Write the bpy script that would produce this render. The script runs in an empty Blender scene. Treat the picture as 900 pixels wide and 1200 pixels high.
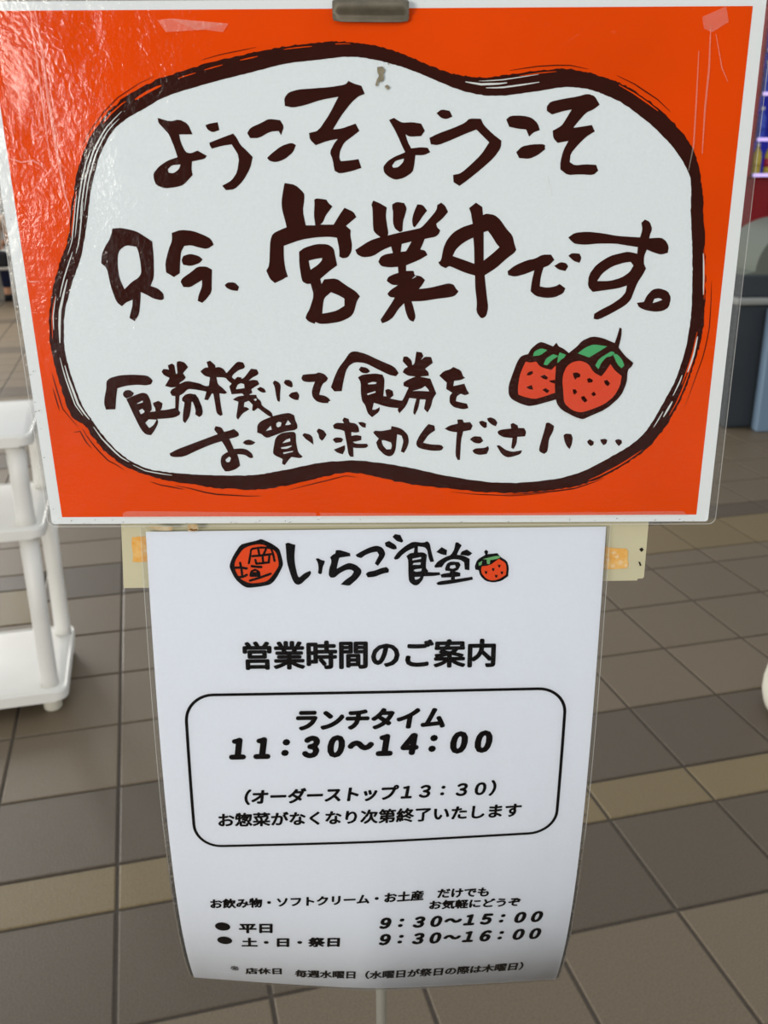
import bpy, bmesh, math, random
import numpy as np
from mathutils import Matrix, Vector
from mathutils.geometry import tessellate_polygon

# ---------------------------------------------------------------- camera
SC = bpy.context.scene
FPX, PITCH, ROLL, EYE = 1090.0, math.radians(20.18), math.radians(-.315), 1.53
_f = np.array([0, math.cos(PITCH), -math.sin(PITCH)])
_u = np.array([0, math.sin(PITCH), math.cos(PITCH)])
_r = np.array([1.0, 0, 0])
CR = math.cos(ROLL)*_r + math.sin(ROLL)*_u
CU = -math.sin(ROLL)*_r + math.cos(ROLL)*_u
CF = _f
ORG = np.array([0, 0, EYE])
cd = bpy.data.cameras.new('camera')
cam = bpy.data.objects.new('camera', cd)
SC.collection.objects.link(cam)
cam.matrix_world = Matrix(((CR[0], CU[0], -CF[0], 0), (CR[1], CU[1], -CF[1], 0), (CR[2], CU[2], -CF[2], EYE), (0, 0, 0, 1)))
cd.sensor_width = 36.0
cd.lens = FPX/1200*36
cd.clip_start = .02
cd.dof.use_dof = True
cd.dof.focus_distance = .585
cd.dof.aperture_fstop = 15
SC.camera = cam

# ---------------------------------------------------------------- world, light, exposure
SC.view_settings.view_transform = 'Standard'
SC.view_settings.look = 'None'
SC.view_settings.gamma = 1
SC.view_settings.exposure = 0.10
w = bpy.data.worlds.new('world'); SC.world = w; w.use_nodes = True
nt = w.node_tree; nt.nodes.clear()
wo = nt.nodes.new('ShaderNodeOutputWorld'); bg = nt.nodes.new('ShaderNodeBackground')
bg.inputs[0].default_value = (.93, .97, 1.0, 1); bg.inputs[1].default_value = .70
nt.links.new(bg.outputs[0], wo.inputs[0])

def window_and_fill_light(name, loc, target, sx, sy, power, col):
    l = bpy.data.lights.new(name, 'AREA'); l.shape = 'RECTANGLE'; l.size = sx; l.size_y = sy
    l.energy = power; l.color = col
    o = bpy.data.objects.new(name, l); SC.collection.objects.link(o)
    o.location = loc
    o.rotation_euler = (Vector(target)-Vector(loc)).to_track_quat('-Z', 'Y').to_euler()
    return o
# daylight through the shop front behind the photographer, to the left
window_and_fill_light('window_and_fill_light', (-3.05, -4.0, 1.68), (-.4, .6, 1.5), 1.75, 1.15, 130, (1, .95, .85))
# fill light added high behind the photographer, not a window; misses the film's reflections
window_and_fill_light('window_and_fill_light', (.2, -4.1, 3.55), (0, 1.5, 1.0), 4.5, .9, 60, (.93, .97, 1))
# daylight through the glass front at the far left of the hall
window_and_fill_light('window_and_fill_light', (-7.5, 9.0, 2.6), (-.8, 2.2, 0.2), 5.0, 3.0, 620, (1.0, .97, .92))

# ---------------------------------------------------------------- helpers
COL = SC.collection
def tag(o, label=None, cat=None, group=None, kind=None):
    if label: o['label'] = label
    if cat: o['category'] = cat
    if group: o['group'] = group
    if kind: o['kind'] = kind
    return o
def empty(name, loc=(0, 0, 0), rz=0):
    o = bpy.data.objects.new(name, None); COL.objects.link(o)
    o.location = loc; o.rotation_euler = (0, 0, rz); o.empty_display_size = .05
    bpy.context.view_layer.update()
    return o
def link(name, me, m=None, parent=None):
    o = bpy.data.objects.new(name, me); COL.objects.link(o)
    if m is not None:
        me.materials.clear(); me.materials.append(m)
    if parent is not None: o.parent = parent
    return o
def mesh(name, verts, faces, m, parent=None, smooth=False):
    me = bpy.data.meshes.new(name)
    me.from_pydata([tuple(float(c) for c in v) for v in verts], [], faces); me.update()
    if smooth:
        for p in me.polygons: p.use_smooth = True
    return link(name, me, m, parent)
def bm_obj(name, bm, m, parent=None, smooth=False):
    me = bpy.data.meshes.new(name); bmesh.ops.recalc_face_normals(bm, faces=bm.faces); bm.to_mesh(me); bm.free()
    if smooth:
        for p in me.polygons: p.use_smooth = True
    return link(name, me, m, parent)
def add_box(bm, lo, hi, bevel=0, seg=2):
    lo = Vector(lo); hi = Vector(hi)
    r = bmesh.ops.create_cube(bm, size=1)
    vs = r['verts']
    for v in vs:
        v.co = Vector(((v.co.x+.5)*(hi.x-lo.x)+lo.x, (v.co.y+.5)*(hi.y-lo.y)+lo.y, (v.co.z+.5)*(hi.z-lo.z)+lo.z))
    if bevel:
        es = list({e for v in vs for e in v.link_edges})
        bmesh.ops.bevel(bm, geom=es, offset=bevel, segments=seg, affect='EDGES', profile=.5)
def add_lathe(bm, prof, c=(0, 0, 0), n=32):
    rings = []
    for r, z in prof:
        rings.append([bm.verts.new((c[0]+r*math.cos(2*math.pi*i/n), c[1]+r*math.sin(2*math.pi*i/n), c[2]+z)) for i in range(n)])
    for a, b in zip(rings, rings[1:]):
        for i in range(n): bm.faces.new((a[i], a[(i+1) % n], b[(i+1) % n], b[i]))
    bm.faces.new(rings[0][::-1]); bm.faces.new(rings[-1])
def add_tube(bm, pts, rad, n=12):
    pts = [Vector(p) for p in pts]
    rads = rad if isinstance(rad, (list, tuple)) else [rad]*len(pts)
    rings = []; prev = None
    for i, p in enumerate(pts):
        d = (pts[min(i+1, len(pts)-1)]-pts[max(i-1, 0)]).normalized()
        if prev is None:
            a = Vector((0, 0, 1)) if abs(d.z) < .9 else Vector((1, 0, 0))
            x = d.cross(a).normalized()
        else:
            x = (prev-d*prev.dot(d)).normalized()
        prev = x; y = d.cross(x)
        rings.append([bm.verts.new(p+(x*math.cos(2*math.pi*k/n)+y*math.sin(2*math.pi*k/n))*rads[i]) for k in range(n)])
    for a, b in zip(rings, rings[1:]):
        for k in range(n): bm.faces.new((a[k], a[(k+1) % n], b[(k+1) % n], b[k]))
    bm.faces.new(rings[0][::-1]); bm.faces.new(rings[-1])
def add_prism(bm, outline, z0, z1, bevel=0):
    a = [bm.verts.new((x, y, z0)) for x, y in outline]; b = [bm.verts.new((x, y, z1)) for x, y in outline]
    n = len(outline); fs = [bm.faces.new(a[::-1]), bm.faces.new(b)]
    for i in range(n): fs.append(bm.faces.new((a[i], a[(i+1) % n], b[(i+1) % n], b[i])))
    if bevel:
        es = list(fs[0].edges)+list(fs[1].edges)
        bmesh.ops.bevel(bm, geom=es, offset=bevel, segments=2, affect='EDGES', profile=.5)
def rrect(x0, y0, x1, y1, r, n=6):
    out = []
    for cx, cy, a in ((x1-r, y1-r, 0), (x0+r, y1-r, 90), (x0+r, y0+r, 180), (x1-r, y0+r, 270)):
        for i in range(n+1):
            t = math.radians(a+90*i/n); out.append((cx+r*math.cos(t), cy+r*math.sin(t)))
    return out

# ---------------------------------------------------------------- materials
def lin(c):
    return tuple((v/255/12.92 if v/255 <= .04045 else ((v/255+.055)/1.055)**2.4) for v in c)
def mat(name, rgb, rough=.6, spec=.4, noise=0, nscale=40, bump=0, bscale=120, metal=0, rand=0, rgb2=None, coord='Object', detail=3):
    m = bpy.data.materials.new(name); m.use_nodes = True; t = m.node_tree; b = t.nodes['Principled BSDF']
    c = lin(rgb)
    b.inputs['Roughness'].default_value = rough; b.inputs['Metallic'].default_value = metal
    b.inputs['Specular IOR Level'].default_value = spec
    b.inputs['Base Color'].default_value = (*c, 1)
    tc = t.nodes.new('ShaderNodeTexCoord')
    last = None
    if noise or rgb2:
        n = t.nodes.new('ShaderNodeTexNoise'); n.inputs['Scale'].default_value = nscale; n.inputs['Detail'].default_value = detail
        t.links.new(tc.outputs[coord], n.inputs['Vector'])
        r = t.nodes.new('ShaderNodeValToRGB')
        c2 = lin(rgb2) if rgb2 else tuple(v*(1-noise) for v in c)
        r.color_ramp.elements[0].position = .3; r.color_ramp.elements[1].position = .7
        r.color_ramp.elements[0].color = (*c2, 1); r.color_ramp.elements[1].color = (*c, 1)
        t.links.new(n.outputs['Fac'], r.inputs['Fac']); last = r.outputs['Color']
    if rand:
        oi = t.nodes.new('ShaderNodeObjectInfo'); mr = t.nodes.new('ShaderNodeMapRange')
        mr.inputs['To Min'].default_value = 1-rand; mr.inputs['To Max'].default_value = 1+rand
        t.links.new(oi.outputs['Random'], mr.inputs['Value'])
        mx = t.nodes.new('ShaderNodeVectorMath'); mx.operation = 'SCALE'
        if last: t.links.new(last, mx.inputs[0])
        else: mx.inputs[0].default_value = c
        t.links.new(mr.outputs['Result'], mx.inputs['Scale']); last = mx.outputs['Vector']
    if last: t.links.new(last, b.inputs['Base Color'])
    if bump:
        n2 = t.nodes.new('ShaderNodeTexNoise'); n2.inputs['Scale'].default_value = bscale; n2.inputs['Detail'].default_value = 4
        t.links.new(tc.outputs[coord], n2.inputs['Vector'])
        bp = t.nodes.new('ShaderNodeBump'); bp.inputs['Strength'].default_value = bump; bp.inputs['Distance'].default_value = .002
        t.links.new(n2.outputs['Fac'], bp.inputs['Height']); t.links.new(bp.outputs['Normal'], b.inputs['Normal'])
    return m
def emit(name, rgb, s):
    m = bpy.data.materials.new(name); m.use_nodes = True; t = m.node_tree; t.nodes.clear()
    e = t.nodes.new('ShaderNodeEmission'); o = t.nodes.new('ShaderNodeOutputMaterial')
    e.inputs[0].default_value = (*lin(rgb), 1); e.inputs[1].default_value = s; t.links.new(e.outputs[0], o.inputs[0]); return m
def film(name, rough=.1, bumps=(), tint=1.0, milky=0.0, milk=(235, 235, 230), ior=1.42):
    """clear laminate: transparent with a glossy coat that follows the ripples of the film"""
    m = bpy.data.materials.new(name); m.use_nodes = True; t = m.node_tree; t.nodes.clear()
    o = t.nodes.new('ShaderNodeOutputMaterial'); mx = t.nodes.new('ShaderNodeMixShader')
    tr = t.nodes.new('ShaderNodeBsdfTransparent'); tr.inputs[0].default_value = (tint, tint, tint, 1)
    gl = t.nodes.new('ShaderNodeBsdfGlossy'); gl.inputs['Roughness'].default_value = rough
    fr = t.nodes.new('ShaderNodeFresnel'); fr.inputs['IOR'].default_value = ior
    tc = t.nodes.new('ShaderNodeTexCoord'); nrm = None
    for sc, st, dist, strch in bumps:
        mp = t.nodes.new('ShaderNodeMapping'); mp.inputs['Scale'].default_value = strch
        t.links.new(tc.outputs['Object'], mp.inputs['Vector'])
        n = t.nodes.new('ShaderNodeTexNoise'); n.inputs['Scale'].default_value = sc; n.inputs['Detail'].default_value = 3
        t.links.new(mp.outputs['Vector'], n.inputs['Vector'])
        bp = t.nodes.new('ShaderNodeBump'); bp.inputs['Strength'].default_value = st; bp.inputs['Distance'].default_value = dist
        t.links.new(n.outputs['Fac'], bp.inputs['Height'])
        if nrm: t.links.new(nrm, bp.inputs['Normal'])
        nrm = bp.outputs['Normal']
    if nrm: t.links.new(nrm, gl.inputs['Normal']); t.links.new(nrm, fr.inputs['Normal'])
    base = tr.outputs[0]
    if milky:
        df = t.nodes.new('ShaderNodeBsdfDiffuse'); df.inputs[0].default_value = (*lin(milk), 1)
        m2 = t.nodes.new('ShaderNodeMixShader'); m2.inputs[0].default_value = milky
        t.links.new(tr.outputs[0], m2.inputs[1]); t.links.new(df.outputs[0], m2.inputs[2]); base = m2.outputs[0]
    t.links.new(fr.outputs[0], mx.inputs[0]); t.links.new(base, mx.inputs[1]); t.links.new(gl.outputs[0], mx.inputs[2])
    t.links.new(mx.outputs[0], o.inputs[0]); return m

M = dict(
    paper=mat('sign_paper', (226, 231, 232), .8, 0),
    bubble=mat('bubble_white', (225, 233, 236), .8, 0, noise=.05, nscale=700),
    orange=mat('orange_ink', (234, 74, 6), .8, 0, noise=.1, nscale=14),
    brown=mat('brown_ink', (54, 23, 18), .8, 0, noise=.12, nscale=60),
    streak=mat('streak_white', (215, 218, 216), .8, 0),
    red=mat('berry_red_ink', (220, 78, 52), .8, 0),
    green=mat('leaf_green_ink', (80, 168, 108), .8, 0),
    black=mat('black_ink', (20, 18, 20), .8, 0),
    sheet=mat('hours_paper', (226, 231, 240), .8, 0, noise=.03, nscale=500),
    sred=mat('logo_orange_ink', (230, 84, 40), .8, 0),
    sgreen=mat('logo_green_ink', (120, 178, 120), .8, 0),
    film=film('sign_film', .10, ((16, .45, .006, (1, 1, .55)), (140, .25, .0012, (1, 1, 1)), (420, .3, .0007, (1, 1, 1)))),
    film2=film('sheet_film', .2, ((9, .3, .004, (1, 1, .5)), (500, .12, .0004, (1, 1, 1)))),
    rim=film('film_edge_glint', .2, (), .9, .34),  # whiter strip: the bright highlight along the film edge, put into its colour
    margin=film('film_margin', .2, ((260, .6, .001, (1, 1, 1)),), .86, .05),
    crease=film('film_crease', .25, ((300, .6, .001, (1, 1, 1)),), 1, .16, (250, 235, 220)),
    tape=film('clear_tape', .3, ((260, .5, .001, (1, 1, 1)),), 1, .10, (250, 240, 230)),
    plate=mat('yellowed_plastic', (205, 198, 165), .5, .4, noise=.12, nscale=18),
    oldtape=mat('old_tape', (226, 160, 66), .6, .3, rgb2=(232, 190, 120), nscale=220),
    tapewhite=mat('tape_residue', (230, 196, 146), .7, .2),
    stain=mat('rust_stain', (178, 142, 92), .8, .1, rgb2=(205, 190, 160), nscale=160),
    stain2=mat('dark_stain', (120, 84, 44), .8, .1),
    speck=mat('dirt_speck', (150, 140, 118), .8, .1, noise=.4, nscale=300),
    mark=mat('black_mark', (30, 26, 22), .7, .2),
    clip=mat('tarnished_steel', (156, 148, 130), .5, .5, noise=.3, nscale=120, metal=.35),
    pole=mat('grey_steel_tube', (176, 174, 164), .35, .5, metal=.5),
    base=mat('stand_base_grey', (120, 120, 118), .5, .4),
    white=mat('white_plastic', (236, 234, 228), .42, .45, noise=.03, nscale=12),
    cream=mat('offwhite_plastic', (226, 222, 206), .45, .4, noise=.04, nscale=10),
    grout=mat('grout', (84, 76, 68), .9, .2, noise=.2, nscale=60),
    t_dark=mat('tile_dark', (93, 82, 68), .45, .4, rgb2=(74, 64, 52), nscale=260, bump=.6, bscale=260, rand=.05, detail=5),
    t_taupe=mat('tile_taupe', (116, 102, 83), .45, .4, rgb2=(94, 82, 65), nscale=260, bump=.6, bscale=260, rand=.05, detail=5),
    t_tan=mat('tile_tan', (124, 108, 76), .45, .4, rgb2=(106, 91, 63), nscale=260, bump=.6, bscale=260, rand=.05, detail=5),
    t_beige=mat('tile_beige', (127, 111, 80), .45, .4, rgb2=(104, 89, 62), nscale=260, bump=.6, bscale=260, rand=.05, detail=5),
    wall=mat('pale_wall', (196, 192, 184), .8, .2, noise=.05, nscale=2),
    wall_dim=mat('brown_wall', (96, 88, 80), .8, .2, noise=.05, nscale=2),
    bin_body=mat('bin_body', (58, 64, 70), .45, .4, noise=.1, nscale=6),
    bin_ledge=mat('bin_ledge', (150, 152, 148), .35, .5),
    bin_lid=mat('bin_lid', (104, 110, 100), .5, .4),
    bin_post=mat('bin_post', (128, 150, 172), .4, .4),
    yellow=mat('yellow_stripe', (214, 192, 40), .5, .4),
    vred=mat('machine_red', (140, 6, 14), .35, .5),
    vdark=mat('machine_dark', (26, 24, 60), .4, .4),
    vplate=mat('machine_label', (150, 148, 146), .5, .4),
    vlamp=emit('shelf_lamp', (214, 190, 255), 1.1),
    vback=emit('display_glow', (50, 54, 170), .5),
    b_blue=mat('bottle_blue', (54, 80, 190), .3, .5), b_yellow=mat('bottle_yellow', (190, 170, 60), .3, .5),
    b_dark=mat('bottle_cola', (60, 30, 24), .3, .5), b_cap=mat('bottle_cap', (220, 220, 226), .4, .5), b_red=mat('bottle_red', (170, 40, 60), .4, .5),
    skin=mat('skin', (214, 160, 126), .55, .3), hair=mat('hair', (26, 22, 22), .6, .3),
    top=mat('beige_top', (196, 172, 150), .8, .2), navy=mat('navy_cloth', (34, 38, 62), .8, .2), bag=mat('black_bag', (18, 18, 22), .6, .3),
    chair=mat('chair_white', (214, 212, 206), .45, .4),
)

# ---------------------------------------------------------------- setting: tiled floor and plain walls
YAW = math.radians(14.32)
E1 = Vector((math.cos(YAW), math.sin(YAW), 0)); E2 = Vector((-math.sin(YAW), math.cos(YAW), 0))
def project(p):
    d = np.array(p, float)-ORG; z = d@CF
    if z < .05: return None
    return 450+FPX*(d@CR)/z, 600-FPX*(d@CU)/z, z
floor = empty('floor', (0, 0, 0)); tag(floor, kind='structure')
U0, DU = -.1135*EYE, .1945*EYE
rows = []                                  # (v0, v1, colour), laid pattern read off the photograph
vb = [.118, .318, .518, .718, .918, 1.1225, 1.2204, 1.4185, 1.6195, 1.8205, 2.0185, 2.2270, 2.4330, 2.6190]
cc = ['taupe', 'taupe', 'taupe', 'taupe', 'dark', 'beige', 'dark', 'taupe', 'taupe', 'taupe', 'taupe', 'dark', 'taupe']
for i in range(13): rows.append((vb[i]*EYE, vb[i+1]*EYE, cc[i]))
v = vb[-1]
seq = ['taupe', 'taupe', 'taupe', 'taupe', 'dark', 'taupe']
i = 0
while v*EYE < 17:
    h = .098 if seq[i % len(seq)] == 'beige' else .2013
    rows.append((v*EYE, (v+h)*EYE, seq[i % len(seq)])); v += h; i += 1
half = [(2.0185, 2.112, 'taupe'), (2.112, 2.316, 'tan'), (2.316, 2.416, 'dark'), (2.416, 2.619, 'taupe')]   # the pattern shifts by half a row beside the aisle
rows += [(a*EYE, b*EYE, '+'+c) for a, b, c in half]
v = .118
for k in range(16):
    rows.append(((v-.2)*EYE, v*EYE, 'taupe' if k % 5 else 'dark')); v -= .2
G = .0042                                   # half the joint
def tile_verts(w_, h_):
    c = .003; z1 = .004; z0 = -.006
    o = [(-w_/2, -h_/2), (w_/2, -h_/2), (w_/2, h_/2), (-w_/2, h_/2)]
    inn = [(-w_/2+c, -h_/2+c), (w_/2-c, -h_/2+c), (w_/2-c, h_/2-c), (-w_/2+c, h_/2-c)]
    vs = [(x, y, z0) for x, y in o]+[(x, y, z1-.002) for x, y in o]+[(x, y, z1) for x, y in inn]
    fs = [(8, 9, 10, 11)]
    for k in range(4):
        j = (k+1) % 4; fs += [(k, j, 4+j, 4+k), (4+k, 4+j, 8+j, 8+k)]
    return vs, fs
tile_me = {}
def tile_mesh(w_, h_, c):
    k = (round(w_, 3), round(h_, 3), c)
    if k not in tile_me:
        me = bpy.data.meshes.new('tile'); vs, fs = tile_verts(w_, h_); me.from_pydata(vs, [], fs); me.update()
        me.materials.append(M['t_'+c]); tile_me[k] = me
    return tile_me[k]
near, rest = [], []
for v0, v1, c in rows:
    for k in range(-55, 55):
        u0 = U0+(k-.0)*DU; uc = u0+DU/2; vc = (v0+v1)/2
        aisle = -.31 < uc/EYE < .95
        if c[0] == '+' and aisle: continue
        if c[0] != '+' and not aisle and 2.0*EYE < v0 < 2.6*EYE: continue
        p = E1*uc+E2*vc
        if not (-12 < p.x < 9 and -3 < p.y < 16.4): continue
        q = project(p); ok = False
        if q and p.length < 8 and p.y > .4:
            mx_ = 60+FPX*.2/q[2]
            ok = -mx_ < q[0] < 900+mx_ and q[1] < 1200+mx_ and q[1] > 0
        (near if ok else rest).append((p.length, p, DU-2*G, v1-v0-2*G, c.strip('+')))
near.sort(key=lambda a: a[0])
rest += near[300:]; near = near[:300]
rt = random.Random(3)
for d, p, w_, h_, c in near:
    o = bpy.data.objects.new('tile', tile_mesh(w_, h_, c)); COL.objects.link(o); o.parent = floor
    o.location = (p.x, p.y, rt.uniform(-.0004, .0004)); o.rotation_euler = (0, 0, YAW)
for c in ('dark', 'taupe', 'tan', 'beige'):
    V_, F_ = [], []
    for d, p, w_, h_, cc_ in rest:
        if cc_ != c: continue
        vs, fs = tile_verts(w_, h_); b = len(V_)
        V_ += [tuple(p+E1*x+E2*y+Vector((0, 0, z))) for x, y, z in vs]; F_ += [tuple(b+i for i in f) for f in fs]
    tag(mesh('far_tiles', V_, F_, M['t_'+c], floor), kind='stuff')
mesh('grout', [(-12, -3.2, 0), (10, -3.2, 0), (10, 16.6, 0), (-12, 16.6, 0)], [(0, 1, 2, 3)], M['grout'], floor)
bm = bmesh.new(); add_box(bm, (-12, 16.4, 0), (10, 16.6, 4.2)); tag(bm_obj('wall_back', bm, M['wall']), kind='structure')
bm = bmesh.new(); add_box(bm, (-12, 16.36, 0), (10, 16.4, .12)); tag(bm_obj('baseboard_back', bm, M['bin_body']), kind='structure')
# wall behind the photographer, with the shop-front opening at its left end
bm = bmesh.new(); add_box(bm, (-1.7, -4.5, 0), (9.5, -4.3, 4.2)); tag(bm_obj('wall_front', bm, M['wall_dim']), kind='structure')

# ---------------------------------------------------------------- the orange notice: a flat A3 laminate, 0.55 m away
def rot3(a, b, c):
    ca, sa, cb, sb, cc2, sc = math.cos(a), math.sin(a), math.cos(b), math.sin(b), math.cos(c), math.sin(c)
    return (np.array([[ca, -sa, 0], [sa, ca, 0], [0, 0, 1]]) @ np.array([[1, 0, 0], [0, cb, -sb], [0, sb, cb]])
            @ np.array([[cc2, 0, sc], [0, 1, 0], [-sc, 0, cc2]]))
SIGN_C = np.array([-.0055, .5530, 1.4666]); SIGN_R = rot3(-.0039, .01716, -.0039)
SIGN_N = -SIGN_R[:, 1]
def on_sign(x, y, off=0.0):
    """photograph pixel -> point on the notice's plane (off metres proud of it)"""
    d = CF+(x-450)/FPX*CR-(y-600)/FPX*CU
    t = ((SIGN_C-ORG)@SIGN_N)/(d@SIGN_N)
    return ORG+d*t+SIGN_N*off
def chaikin(pts, r=.22):
    out = []; n = len(pts)
    for i in range(n):
        a = pts[i]; b = pts[(i+1) % n]
        out.append((a[0]*(1-r)+b[0]*r, a[1]*(1-r)+b[1]*r)); out.append((a[0]*r+b[0]*(1-r), a[1]*r+b[1]*(1-r)))
    return out
def grow(pts, d):
    """push an outline outwards by d"""
    n = len(pts); A = sum(pts[i-1][0]*pts[i][1]-pts[i][0]*pts[i-1][1] for i in range(n)); sg = 1 if A > 0 else -1; out = []
    for i in range(n):
        t = Vector(pts[(i+1) % n])-Vector(pts[i-1])
        if t.length < 1e-6: out.append(pts[i]); continue
        t.normalize(); out.append((pts[i][0]+sg*d*t.y, pts[i][1]-sg*d*t.x))
    return out
def brushed(pts, r=.2):
    """smooth the gentle bends of an outline, keep its torn brush corners"""
    out = []; n = len(pts)
    for i in range(n):
        a, p, b = Vector(pts[i-1]), Vector(pts[i]), Vector(pts[(i+1) % n])
        u, w2 = p-a, b-p
        if u.length < 1e-6 or w2.length < 1e-6: continue
        if u.angle(w2) > math.radians(50): out.append(tuple(p))
        else: out.append(tuple(p-u*r)); out.append(tuple(p+w2*r))
    return out
def parse(s):
    v_ = [float(t) for t in s.replace(',', ' ').split()]
    return list(zip(v_[0::2], v_[1::2]))
class Ink:
    """flat print: filled outlines gathered into one mesh"""
    def __init__(self): self.v = []; self.f = []
    def shape(self, loops, place):
        allp = [p for l in loops for p in l]
        tris = tessellate_polygon([[Vector((x, y, 0)) for x, y in l] for l in loops])
        b = len(self.v); self.v += [tuple(q) for q in place(allp)]
        self.f += [tuple(b+i for i in t) for t in tris]
    def build(self, name, m, parent): return mesh(name, self.v, self.f, m, parent)
def crop(ox, oy, s, text, smooth=True):
    """shapes separated by ';', holes by '/', coordinates in an enlargement s of the photo from (ox, oy)"""
    out = []
    for sh in text.strip().strip(';').split(';'):
        loops = []
        for l in sh.split('/'):
            p = [(ox+x/s, oy+y/s) for x, y in parse(l)]
            if len(p) < 3: continue
            loops.append(grow(brushed(p), .2 if not loops else -.12) if smooth else p)
        if loops: out.append(loops)
    return out
def ribbon(pts, w_, taper=True):
    """a thin brush hair as a closed outline"""
    P = [Vector(p) for p in pts]; L, Rr = [], []
    n = len(P)
    for i, p in enumerate(P):
        d = (P[min(i+1, n-1)]-P[max(i-1, 0)]).normalized(); nrm = Vector((-d.y, d.x))
        k = w_/2*(math.sin(math.pi*(i+.35)/(n-.3))**.6 if taper else 1)
        L.append(tuple(p+nrm*k)); Rr.append(tuple(p-nrm*k))
    return L+Rr[::-1]
def sp(off): return lambda pts: [on_sign(x, y, off) for x, y in pts]

sign = empty('welcome_notice', tuple(SIGN_C-np.array([0, 0, .152])))
tag(sign, 'laminated orange notice with white bubble, large brown brush lettering and two strawberries', 'sign')
def inv_parent(o, par):
    o.matrix_parent_inverse = Matrix.Translation(par.location).inverted() if not any(par.rotation_euler) else par.matrix_world.inverted()
    return o
def slab(name, pts, off0, off1, m, par):
    f = [on_sign(x, y, off1) for x, y in pts]; b = [on_sign(x, y, off0) for x, y in pts]; n = len(pts)
    return inv_parent(mesh(name, f+b, [tuple(range(n)), tuple(range(2*n-1, n-1, -1))]+[(i, n+i, n+(i+1) % n, (i+1) % n) for i in range(n)], m, par), par)
def rounded_quad(q, r, n=5):
    out = []
    for i in range(4):
        p = Vector(q[i]); a = (Vector(q[i-1])-p).normalized()*r; b = (Vector(q[(i+1) % 4])-p).normalized()*r
        for k in range(n+1):
            t = k/n; out.append(tuple(p+a*(1-t)**2+b*t**2))
    return out
PAPER = [(-33, 2), (899, -4), (829.5, 611), (61, 614)]
slab('paper', rounded_quad(PAPER, 4), -.0003, 0, M['paper'], sign)
def ink_part(name, shapes, off, m, par=None, place=None):
    k = Ink()
    for loops in shapes: k.shape(loops, place or sp(off))
    return inv_parent(k.build(name, m, par or sign), par or sign)
ink_part('orange_print', [[[(-16.5, 12.8), (882.3, 7), (816, 603), (72.8, 606)]]], .0001, M['orange'])

inner = parse("""148,139 160,132.7 193,113 243,98 293,85 337,74 373,70 411,66 435,69 458,74.5 482,82 513,95.5 540,106 563,111.7 587,112.7 617,109
 657,102 683,102.7 707,110 732,122 765,147.5 787,170 802,192 809,207 810,225 809,252 811,280 811.5,325 810.5,355 809,380 802,415 792,445 780,467
 760,502 742,520 718,534 684,552.6 650,562 591,567 528,559 473,546 422,539 380,541 331,551 299,557 249,557 207,554.5 171,549.5
 143,534 121,511 107,491 96,475 82,437 75,406 75,368 84.5,331 94,306 100,277 104,243 108,214 117,181 131,154""")
outer = parse("""107,157 133,123 173,97 217,82 258,70 300,61 340,53 384,49 407,48.5 435,52 455,57 482,67 500,75.5 524,85 540,88.5 563,91 587,89 630,82.5
 663,80 690,85 712,92 732,99 770,125 800,155 815,180 822,212 824,240 826,295 827,315 826,355 824,385 817.5,415 807,445 797.5,470 780,500
 760,525 730,546 701,561 676,570 650,574 600,578 560,576 520,572 473,566 430,556 405,553 377,559 331,570 299,574 249,572 224,567 185,561 153,550
 128,534 110,514 100,498 83,489 70,449 59,410 57.5,368 63,333 71,305 80,283 85,233 92,193""")
rb = random.Random(11)
def rough(pts, a, sub=5):
    out = []; n = len(pts); pts = chaikin(pts)
    for i in range(len(pts)):
        p = pts[i]; q = pts[(i+1) % len(pts)]
        for k in range(sub):
            t = k/sub
            out.append((p[0]+(q[0]-p[0])*t+rb.uniform(-a, a), p[1]+(q[1]-p[1])*t+rb.uniform(-a, a)))
    return out
ink_part('bubble', [[chaikin([(x+(3 if x < 450 else -3)*-1, y+(3 if y > 320 else -3)) for x, y in inner])]], .0002, M['bubble'])
ink_part('brush_border', [[rough(outer, .8), rough(inner, .35)]], .0003, M['brown'])
def lerp_ring(t, f, n=4):
    """point at fraction t round the ring, f from inner (0) to outer (1) edge"""
    def at(ring, t):
        L_ = [0]
        for i in range(len(ring)):
            a = ring[i]; b = ring[(i+1) % len(ring)]; L_.append(L_[-1]+math.hypot(b[0]-a[0], b[1]-a[1]))
        s = (t % 1)*L_[-1]
        for i in range(len(ring)):
            if L_[i+1] >= s:
                a = ring[i]; b = ring[(i+1) % len(ring)]; k = (s-L_[i])/(L_[i+1]-L_[i]); return (a[0]+(b[0]-a[0])*k, a[1]+(b[1]-a[1])*k)
    return at(inner, t), None
def near_outer(p):
    best = None
    n = len(outer)
    for i in range(n):
        a = Vector(outer[i]); b = Vector(outer[(i+1) % n]); d = b-a; t = max(0, min(1, (Vector(p)-a).dot(d)/d.length_squared)); q = a+d*t
        e = (q-Vector(p)).length
        if best is None or e < best[0]: best = (e, q)
    return best[1]
ringn = 400
ring = []
for i in range(ringn):
    p = Vector(lerp_ring(i/ringn, 0)[0]); ring.append((p, near_outer(p)))
def hair(t0, t1, f0, f1, w_):
    t1 = t0+((t1-t0+.5) % 1-.5)
    n = max(4, int(abs(t1-t0)*ringn/2)); pts = []
    for k in range(n+1):
        t = (t0+(t1-t0)*k/n) % 1; i = int(t*ringn) % ringn; a, b = ring[i]; f = f0+(f1-f0)*k/n
        pts.append(tuple(a+(b-a)*f))
    return [ribbon(pts, w_)]
def t_of(x, y):
    return min(range(ringn), key=lambda i: (ring[i][0]-Vector((x, y))).length)/ringn
L0, L1, L2, L3 = t_of(243, 98), t_of(104, 243), t_of(75, 390), t_of(207, 554)
L0 = L0 if L0 > .5 else L0+1
wh, orr, dk = [], [], []
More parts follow.
